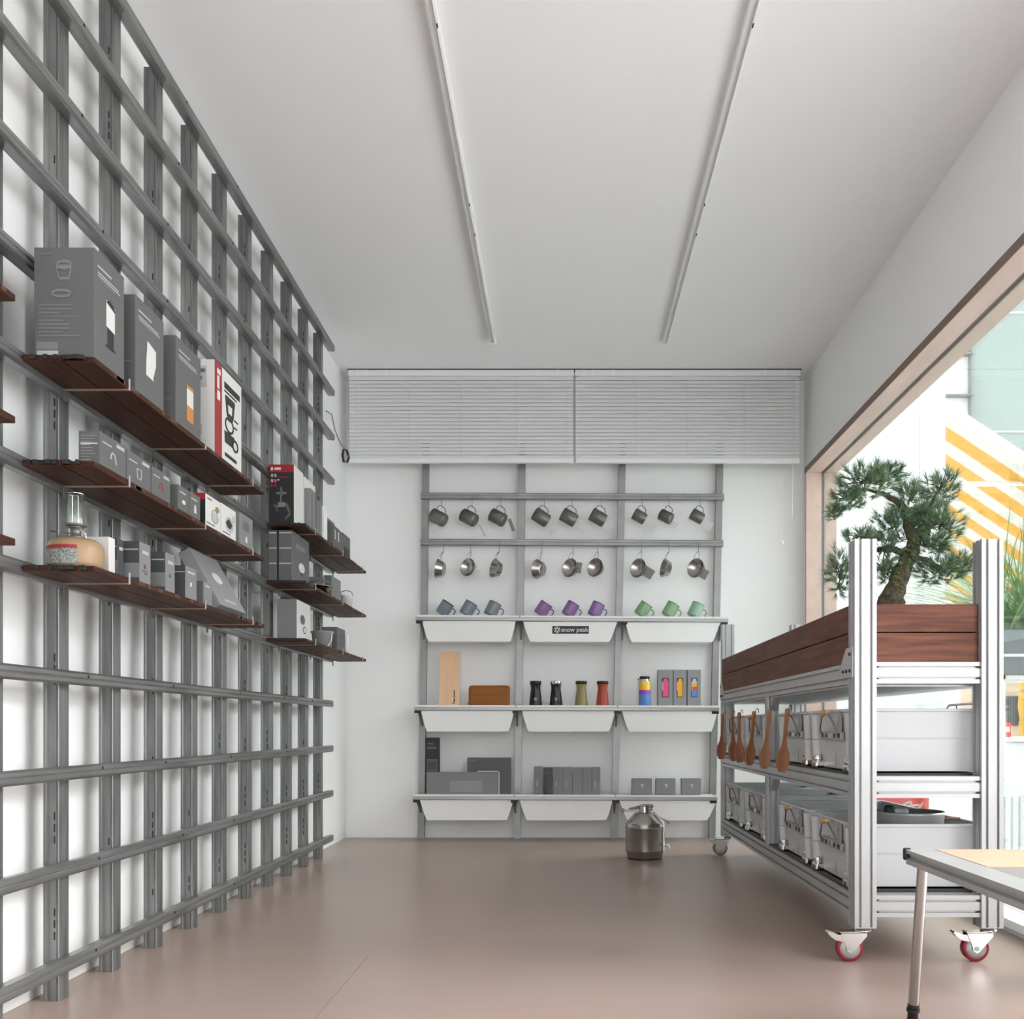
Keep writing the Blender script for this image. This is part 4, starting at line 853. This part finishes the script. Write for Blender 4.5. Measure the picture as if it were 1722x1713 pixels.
# things sticking out of the near lower bin
px_, py_ = 1.128, 3.25
r = empty('frying_pan', (px_, py_, .219), 'wide steel pan standing up out of the near lower bin', 'pan')
MB().lathe([(0, .14), (.104, .14), (.107, .145), (.110, .200), (.112, .207), (.108, .207), (.104, .148), (0, .144)], (px_, py_, .219), 'pansteel', 40).build('pan_body', r)
MB().tube([(px_ + .108, py_ - .02, .400), (px_ + .125, py_ - .03, .404), (px_ + .155, py_ - .03, .403)], [.004, .005, .005], 'wood', 8).build('handle', r)
MB().lathe([(0, 0), (.08, 0), (.08, .13), (.074, .13), (.074, .004), (0, .004)], (px_, py_, .2185), 'inox', 24).thing('pot', 'steel pot inside the near lower bin, under the wide pan', 'pot')
b = MB(); b.box((1.050, 3.25, .366), (1.085, 3.275, .444), 'g0', .012); b.box((1.08, 3.25, .366), (1.13, 3.27, .434), 'tagpale', .008)
b.thing('utensil_roll', 'black utensil pouch poking out of the pan in the near lower bin', 'pouch')
b = MB(); b.tube([P(1590, 1195, 3.35), P(1596, 1186, 3.35), P(1634, 1183, 3.35), P(1650, 1183, 3.35)], .004, 'ti', 8); b.tube([P(1609, 1194, 3.35), P(1609, 1186, 3.35)], .003, 'ti', 6); b.thing('tongs', 'grey metal handle sticking out of the near upper bin', 'tongs')

# ------------------------------------------------------------------ wooden spatulas hanging along the trolley
def spatula_meshes():
    b = MB(); h = .235
    out = [(-.0095, 0), (-.008, -.03), (-.0065, -.11), (-.012, -.14), (-.024, -.165), (-.027, -.185), (-.024, -.212), (-.013, -h), (.013, -h), (.026, -.208), (.027, -.185), (.022, -.16), (.012, -.14), (.0065, -.11), (.007, -.03), (.0085, 0), (.004, .006), (-.004, .006)]
    b.prism(out, (-.004, 0, 0), (0, -1, 0), (0, 0, 1), (.008, 0, 0), 'wood')
    c = MB(); c.tube([(0, .002, -.004), (.004, .006, .012), (.018, .004, .020), (.030, 0, .013)], .0014, 'g0', 6); c.tube([(.030, 0, .013), (.031, 0, .0)], .0014, 'g0', 6)
    return b.mesh('spatula_blade'), c.mesh('spatula_loop')
sm, sl_ = spatula_meshes()
spd = [(1215, 1207, .96, 'farthest from the camera'), (1231, 1206, .95, 'fifth from the camera'), (1243, 1209, .98, 'fourth from the camera'), (1268, 1206, 1.0, 'third from the camera'), (1294, 1212, .98, 'second from the camera'), (1324, 1216, 1.0, 'nearest the camera')]
for px, py, sc, lab in spd:
    X = CX0 - .022; Y = F * X / (px - VX)
    r = empty('spatula', (X, Y, .764), 'wooden spatula hanging along the trolley side, %s' % lab, 'spatula', 'wooden spatulas on the trolley'); r.rotation_euler = (math.radians(random.uniform(-5, 9)), math.radians(3), math.radians(random.uniform(-75, -52)))
    inst(sm, 'blade', r); inst(sl_, 'hanging_loop', r)

# ------------------------------------------------------------------ folding table, lower right
tx0, tx1, ty0, ty1, tz = .81, 1.46, 1.30, 2.365, .41
r = empty('camp_table', ((tx0 + tx1) / 2, (ty0 + ty1) / 2, 0), 'low aluminium camping table with a bamboo panel, cut off at the right edge', 'table')
b = MB(); fw = .066
prof = [(0, 0), (.004, -.012), (.004, -.020), (0, -.024), (0, -.036), (fw, -.036), (fw, 0)]
b.prism([(0, -.0), (fw, 0), (fw, -.034), (0, -.034), (0, -.022), (.010, -.019), (.010, -.012), (0, -.009)], (tx0, ty0, tz), (1, 0, 0), (0, 0, 1), (0, ty1 - ty0 - .012, 0), 'alu')
b.prism([(0, -.0), (-fw, 0), (-fw, -.034), (0, -.034), (0, -.022), (-.004, -.019), (-.004, -.012), (0, -.009)], (tx1, ty0, tz), (1, 0, 0), (0, 0, 1), (0, ty1 - ty0 - .012, 0), 'alu')
b.box((tx0 + .012, ty1 - .014, tz - .034), (tx1 - .012, ty1 - .001, tz - .001), 'alu', .002); b.box((tx0 + .012, ty0, tz - .034), (tx1 - .012, ty0 + .014, tz - .001), 'alu', .002)
b.build('frame', r)
for x in (tx0, tx1):
    for y in (ty0, ty1):
        b = MB(); sx = 1 if x == tx0 else -1; sy = 1 if y == ty0 else -1
        b.box((x - .004 * sx, y - .002 * sy, tz - .026), (x + .014 * sx, y + .012 * sy, tz + .003), 'black', .004); b.build('corner_cap', r)
b = MB(); b.box((tx0 + fw + .001, 2.063, tz - .012), (tx1 - fw - .001, ty1 - .015, tz + .001), 'bamboo', .001); label_part(b.build('bamboo_panel', r), 'tan bamboo panel')
b = MB(); b.box((tx0 + fw + .001, ty0 + .015, tz - .014), (tx1 - fw - .001, 2.060, tz - .003), 'slatepanel' if 'slatepanel' in M else 'g2', .001); label_part(b.build('steel_panel', r), 'blue-grey steel panel')
for (xa, ya, xb, yb) in ((.84, 2.325, .832, 2.372), (tx1 - .03, 2.325, tx1 - .022, 2.372), (.84, ty0 + .04, .832, ty0 - .01), (tx1 - .03, ty0 + .04, tx1 - .022, ty0 - .01)):
    a = Vector((xa, ya, tz - .034)); c = Vector((xb, yb, 0)); q = a + (c - a) * .90; leg = MB()
    leg.tube([a, q], .0125, 'inox', 20); lo = leg.build('leg', r)
    f = MB(); f.tube([q - (q - a) * .01, q + (c - q) * .45, q + (c - q) * .5, c], [.0138, .0138, .012, .013], 'black', 16); f.tube([q + (c - q) * .2, q + (c - q) * .4], .0155, 'black', 16)
    f.v = [v - r.location for v in f.v]
    o = bpy.data.objects.new('foot', f.mesh('foot')); COL.objects.link(o); o.parent = lo

# ------------------------------------------------------------------ bonsai pine in the planter
BYc = 3.34
def Q(zx, zy, dy=0): return P(1340 + zx / 2.856, 580 + zy / 2.856, BYc + dy)
px2m = BYc / F / 2.856
bt = empty('bonsai_pine', (Q(450, 1250).x, BYc, 1.034), 'bonsai pine with a thick leaning trunk growing in the wooden planter', 'bonsai tree')
b = MB()
def limb(pts, seed):
    rnd = random.Random(seed); P_, R_ = [], []
    for (a, c) in zip(pts[:-1], pts[1:]):
        for t in (0, .34, .67):
            u = [a[i] + (c[i] - a[i]) * t for i in range(4)]
            P_.append(Q(u[0] + rnd.uniform(-4, 4), u[1], u[2])); R_.append(u[3] * px2m * rnd.uniform(.9, 1.12))
    P_.append(Q(pts[-1][0], pts[-1][1], pts[-1][2])); R_.append(pts[-1][3] * px2m)
    b.tube(P_, R_, 'bark', 12)
limb([(440, 1290, 0, 75), (455, 1225, 0, 62), (480, 1150, 0, 48), (515, 1060, 0, 41), (560, 985, 0, 36), (565, 930, 0, 32), (535, 870, 0, 27), (530, 800, .01, 20), (470, 745, .02, 14), (410, 712, .02, 10), (320, 690, .02, 6), (200, 745, .01, 4)], 1)
limb([(548, 940, 0, 26), (610, 870, -.02, 18), (690, 850, -.02, 11), (740, 900, -.02, 6)], 2)
limb([(610, 870, 0, 14), (650, 760, 0, 9), (700, 660, 0, 5)], 3)
limb([(545, 1015, 0, 18), (620, 1030, .02, 11), (700, 1075, .03, 8), (800, 1070, .03, 4)], 4)
limb([(530, 1010, 0, 18), (440, 970, .03, 12), (330, 1000, .04, 8), (220, 1060, .04, 5), (200, 1150, .04, 3)], 5)
b.build('trunk', bt)
b = MB(); rnd = random.Random(5)
for i in range(60):
    u = rnd.random(); c = Q(450 + 110 * u + rnd.uniform(-30, 30), 1240 - 310 * u, rnd.uniform(-.035, -.01)); s_ = rnd.uniform(.006, .013)
    b.add([c + Vector(v) * s_ for v in ((1, 0, 0), (-1, 0, 0), (0, 1, 0), (0, -1, 0), (0, 0, .8), (0, 0, -.8))], [(0, 2, 4), (2, 1, 4), (1, 3, 4), (3, 0, 4), (2, 0, 5), (1, 2, 5), (3, 1, 5), (0, 3, 5)], 'moss', True)
b.build('moss', bt)
pads = [(330, 660, 150, 80, .10, 120), (240, 740, 90, 60, .07, 50), (170, 800, 55, 40, .05, 22), (430, 620, 90, 50, .08, 50), (540, 740, 85, 75, .10, 75), (690, 690, 90, 80, .10, 80), (470, 870, 120, 85, .12, 110), (690, 870, 105, 120, .12, 140), (600, 830, 80, 80, .1, 60), (690, 1080, 145, 65, .11, 110), (790, 1040, 60, 45, .06, 30), (205, 1090, 60, 120, .08, 70), (420, 1000, 75, 90, .1, 60), (300, 920, 80, 35, .07, 40), (640, 960, 90, 50, .08, 50), (430, 1100, 55, 60, .07, 30)]
NT = 22
def tuft(b, c, d, L, n, rnd, m):
    d = d.normalized(); ref = Vector((0, 0, 1)) if abs(d.z) < .9 else Vector((1, 0, 0)); a = d.cross(ref).normalized(); e = d.cross(a)
    V = []; Fc = []
    for i in range(n):
        ph = rnd.uniform(0, 2 * PI); sp = rnd.uniform(.15, .85); dr = (d + (a * math.cos(ph) + e * math.sin(ph)) * sp).normalized()
        base = c + d * rnd.uniform(-.4, .25) * L; tip = base + dr * L * rnd.uniform(.75, 1.25)
        p = dr.cross(Vector((rnd.uniform(-1, 1), rnd.uniform(-1, 1), rnd.uniform(-1, 1)))).normalized() * .0007; q = dr.cross(p).normalized() * .0007
        k = len(V); V += [base + p, base - p * .5 + q, base - p * .5 - q, tip]; Fc += [(k, k + 1, k + 3), (k + 1, k + 2, k + 3), (k + 2, k, k + 3)]
    b.add(V, Fc, m)
for pi_, (cx, cy, rx, ry, rd, n) in enumerate(pads):
    rnd = random.Random(100 + pi_); b = MB(); C0 = Q(cx, cy, rnd.uniform(-.02, .03))
    for i in range(int(n * 1.05)):
        while True:
            u = Vector((rnd.uniform(-1, 1), rnd.uniform(-1, 1), rnd.uniform(-1, 1)))
            if u.length < 1: break
        c = C0 + Vector((u.x * rx * px2m, u.y * rd * .8, u.z * ry * px2m))
        d = Vector((u.x * .9, u.y * .9, u.z * .5 + .45)) + Vector((rnd.uniform(-.4, .4), rnd.uniform(-.4, .4), rnd.uniform(-.3, .3)))
        tuft(b, c, d, rnd.uniform(.022, .040), NT, rnd, 'needle' if rnd.random() < .6 else 'needle2')
    for i in range(7):     # twigs
        a = rnd.uniform(0, 2 * PI); e = C0 + Vector((math.cos(a) * rx * px2m * .9, rnd.uniform(-.04, .04), math.sin(a) * ry * px2m * .85))
        b.tube([C0, C0 + (e - C0) * .5 + Vector((0, 0, .004)), e], [.0022, .0016, .0008], 'bark', 5)
    b.build('needle_pad', bt)

# ------------------------------------------------------------------ outside the window
MB().box((XR + .16, -6, -.08), (14, 24, -.03), 'pave').struct('pavement')
MB().box((XR + .17, 6.55, -.03), (2.512, 6.75, 6.5), 'facade').struct('wall_outside')
# white facade and green-grey curtain wall far behind
bd = empty('office_building', (8, 14.2, -.03), 'tall building with white cladding and green-grey glazing beyond the awning', 'building')
b = MB(); b.box((3.0, 14.2, -.03), (X_(1634, 14.2), 14.6, 12), 'facade'); b.build('cladding', bd)
b = MB()
for z in (Z_(594, 14.1), Z_(664, 14.1), Z_(736, 14.1)): b.box((4.6, 14.08, z - .012), (X_(1637, 14.1), 14.2, z + .012), 'g4')
b.box((X_(1632.5, 14.1), 14.1, -.03), (X_(1635, 14.1), 14.2, 12), 'g4'); b.build('cladding_joint', bd)
b = MB(); b.box((X_(1635, 14.2), 14.2, -.03), (13, 14.6, 12), 'gglass')
for z in (3.2, 4.9, 6.6): b.box((X_(1636, 14.2), 14.18, z), (13, 14.2, z + .02), 'facade')
b.build('glazing', bd)
# striped awning: stripes run down the slope
aw = empty('awning', (3.3, 9.2, 2.2), 'yellow and white striped awning outside the window', 'awning')
b = MB(); ax0, az0 = 2.50, 3.06; ax1, az1 = 4.6, 1.66
y = 7.02; i = 0
while y < 12.4:
    wd = .19
    yy = y + wd
    b.add([(ax0, y, az0), (ax1, y, az1), (ax1, yy, az1), (ax0, yy, az0), (ax0, y, az0 + .012), (ax1, y, az1 + .012), (ax1, yy, az1 + .012), (ax0, yy, az0 + .012)], [(3, 2, 1, 0), (4, 5, 6, 7), (0, 1, 5, 4), (1, 2, 6, 5), (2, 3, 7, 6), (3, 0, 4, 7)], 'awny' if i % 2 else 'awnw')
    y = yy; i += 1
b.build('fabric', aw)
b = MB(); b.tube([(ax0, 6.99, az0 + .02), (ax1, 6.99, az1 + .02)], .03, 'white', 10); b.build('side_bar', aw)
b = MB(); b.tube([P(1600, 826, 7.3), P(1612, 814, 7.3), P(1780, 812, 7.3)], .02, 'white', 10); b.build('folding_arm', aw)
b = MB(); b.tube([(2.52, 7.0, 3.05), (2.52, 12.4, 3.05)], .05, 'white', 10); b.build('roller', aw)
# grass-like plant in a tall planter
pr = empty('spiky_plant', (2.42, 5.3, -.03), 'tall spiky green plant in a slate planter outside, behind the right-hand trolley post', 'plant')
b = MB(); b.box((2.24, 5.1, .965), (2.60, 5.5, 1.20), 'slate', .01); b.box((2.236, 5.096, 1.06), (2.604, 5.504, 1.075), 'white'); b.build('planter', pr)
b = MB()
for x in (2.25, 2.57):
    for y in (5.11, 5.47): b.box((x, y, -.03), (x + .02, y + .02, .965), 'white')
b.box((2.25, 5.11, .945), (2.59, 5.49, .965), 'white'); b.build('stand', pr)
b = MB(); rnd = random.Random(9)
for i in range(260):
    a = rnd.uniform(0, 2 * PI); L = rnd.uniform(.35, .72); up = rnd.uniform(.55, 1.0); base = Vector((2.42 + rnd.uniform(-.12, .12), 5.3 + rnd.uniform(-.12, .12), 1.19))
    pts = []
    for k in range(6):
        t = k / 5; out = t * L * (1 - up * .55); z = L * up * (t - .55 * t * t * (1.35 - up)) * 1.15
        pts.append(base + Vector((math.cos(a) * out * (1 + t * .5), math.sin(a) * out * (1 + t * .5), z)))
    side = Vector((-math.sin(a), math.cos(a), 0)); V = []; Fc = []
    for k, p in enumerate(pts):
        wv = .008 * (1 - k / 5.6); V += [p - side * wv, p + Vector((0, 0, .003)), p + side * wv]
    for k in range(5): Fc += [(3 * k, 3 * k + 1, 3 * k + 4, 3 * k + 3), (3 * k + 1, 3 * k + 2, 3 * k + 5, 3 * k + 4)]
    b.add(V, Fc, 'leaf', True)
b.build('leaves', pr)
# kiosk across the way
kr = empty('kiosk', (4.6, 9.4, -.03), 'beige kiosk front with dark windows across the street', 'kiosk')
b = MB(); b.box((3.95, 9.3, -.03), (6.5, 9.9, 1.62), 'beige'); b.build('front', kr)
b = MB(); b.box((X_(1690, 9.28), 9.27, Z_(1132, 9.28)), (X_(1760, 9.28), 9.3, Z_(1058, 9.28)), 'slate'); b.box((X_(1690, 9.26), 9.25, Z_(1101, 9.26)), (X_(1760, 9.26), 9.27, Z_(1098, 9.26)), 'white'); b.build('window', kr)
b = MB(); b.box((X_(1690, 9.28), 9.27, Z_(1220, 9.28)), (X_(1714, 9.28), 9.3, Z_(1170, 9.28)), 'g3'); b.build('dark_window', kr)
b = MB(); b.box((2.85, 6.7, -.03), (4.6, 7.4, .60), 'white', .02); b.box((2.8, 6.65, .60), (4.65, 7.45, .63), 'white', .004)
b.thing('counter', 'white counter standing on the pavement behind the right trolley post', 'counter')
b = MB(); b.box((2.15, 4.90, -.03), (3.0, 5.0, .43), 'white', .01)
for i in range(22): b.box((2.17 + .037 * i, 4.888, .02), (2.195 + .037 * i, 4.90, .36), 'white', .004)
b.thing('ribbed_panel', 'white ribbed panel standing outside below the spiky plant', 'panel')
b = MB(); b.box((X_(1686, 6.8), 6.78, .63), (X_(1698, 6.8), 6.8, .63 + .10), 'signred'); b.box((X_(1689, 6.8), 6.775, .665), (X_(1695, 6.8), 6.78, .70), 'pale'); b.thing('sign', 'small red card standing on the outdoor counter', 'sign')
b = MB(); 
b.tube([P(1719, 1095, 8.6), P(1725, 1130, 8.6), P(1719, 1160, 8.6)], [.02, .07, .03], 'mustard', 10); b.tube([P(1719, 1162, 8.6), P(1727, 1188, 8.6), P(1719, 1214, 8.6)], [.03, .075, .02], 'mustard', 10); b.tube([P(1719, 1212, 8.6), Vector((X_(1719, 8.6), 8.6, -.03))], .03, 'mustard', 8)
b.thing('street_lamp', 'mustard yellow double-globe lamp outside at the right edge of the photo', 'lamp')
b = MB(); Yr = 5.6; xa, xb = X_(1470, Yr), X_(1562, Yr)
b.box((xa, Yr, -.03), (xb, Yr + .02, Z_(1339, Yr)), 'signred')
for (u0, v0, u1, v1) in ((1500, 1362, 1530, 1347), (1530, 1347, 1534, 1362), (1540, 1364, 1552, 1349), (1520, 1356, 1545, 1353), (1485, 1352, 1500, 1350)):
    b.tube([P(u0, v0, Yr - .002), P(u1, v1, Yr - .002)], .006, 'pale', 6)
b.thing('red_sign', 'red sign board with white strokes outside, seen between the trolley shelves', 'sign')
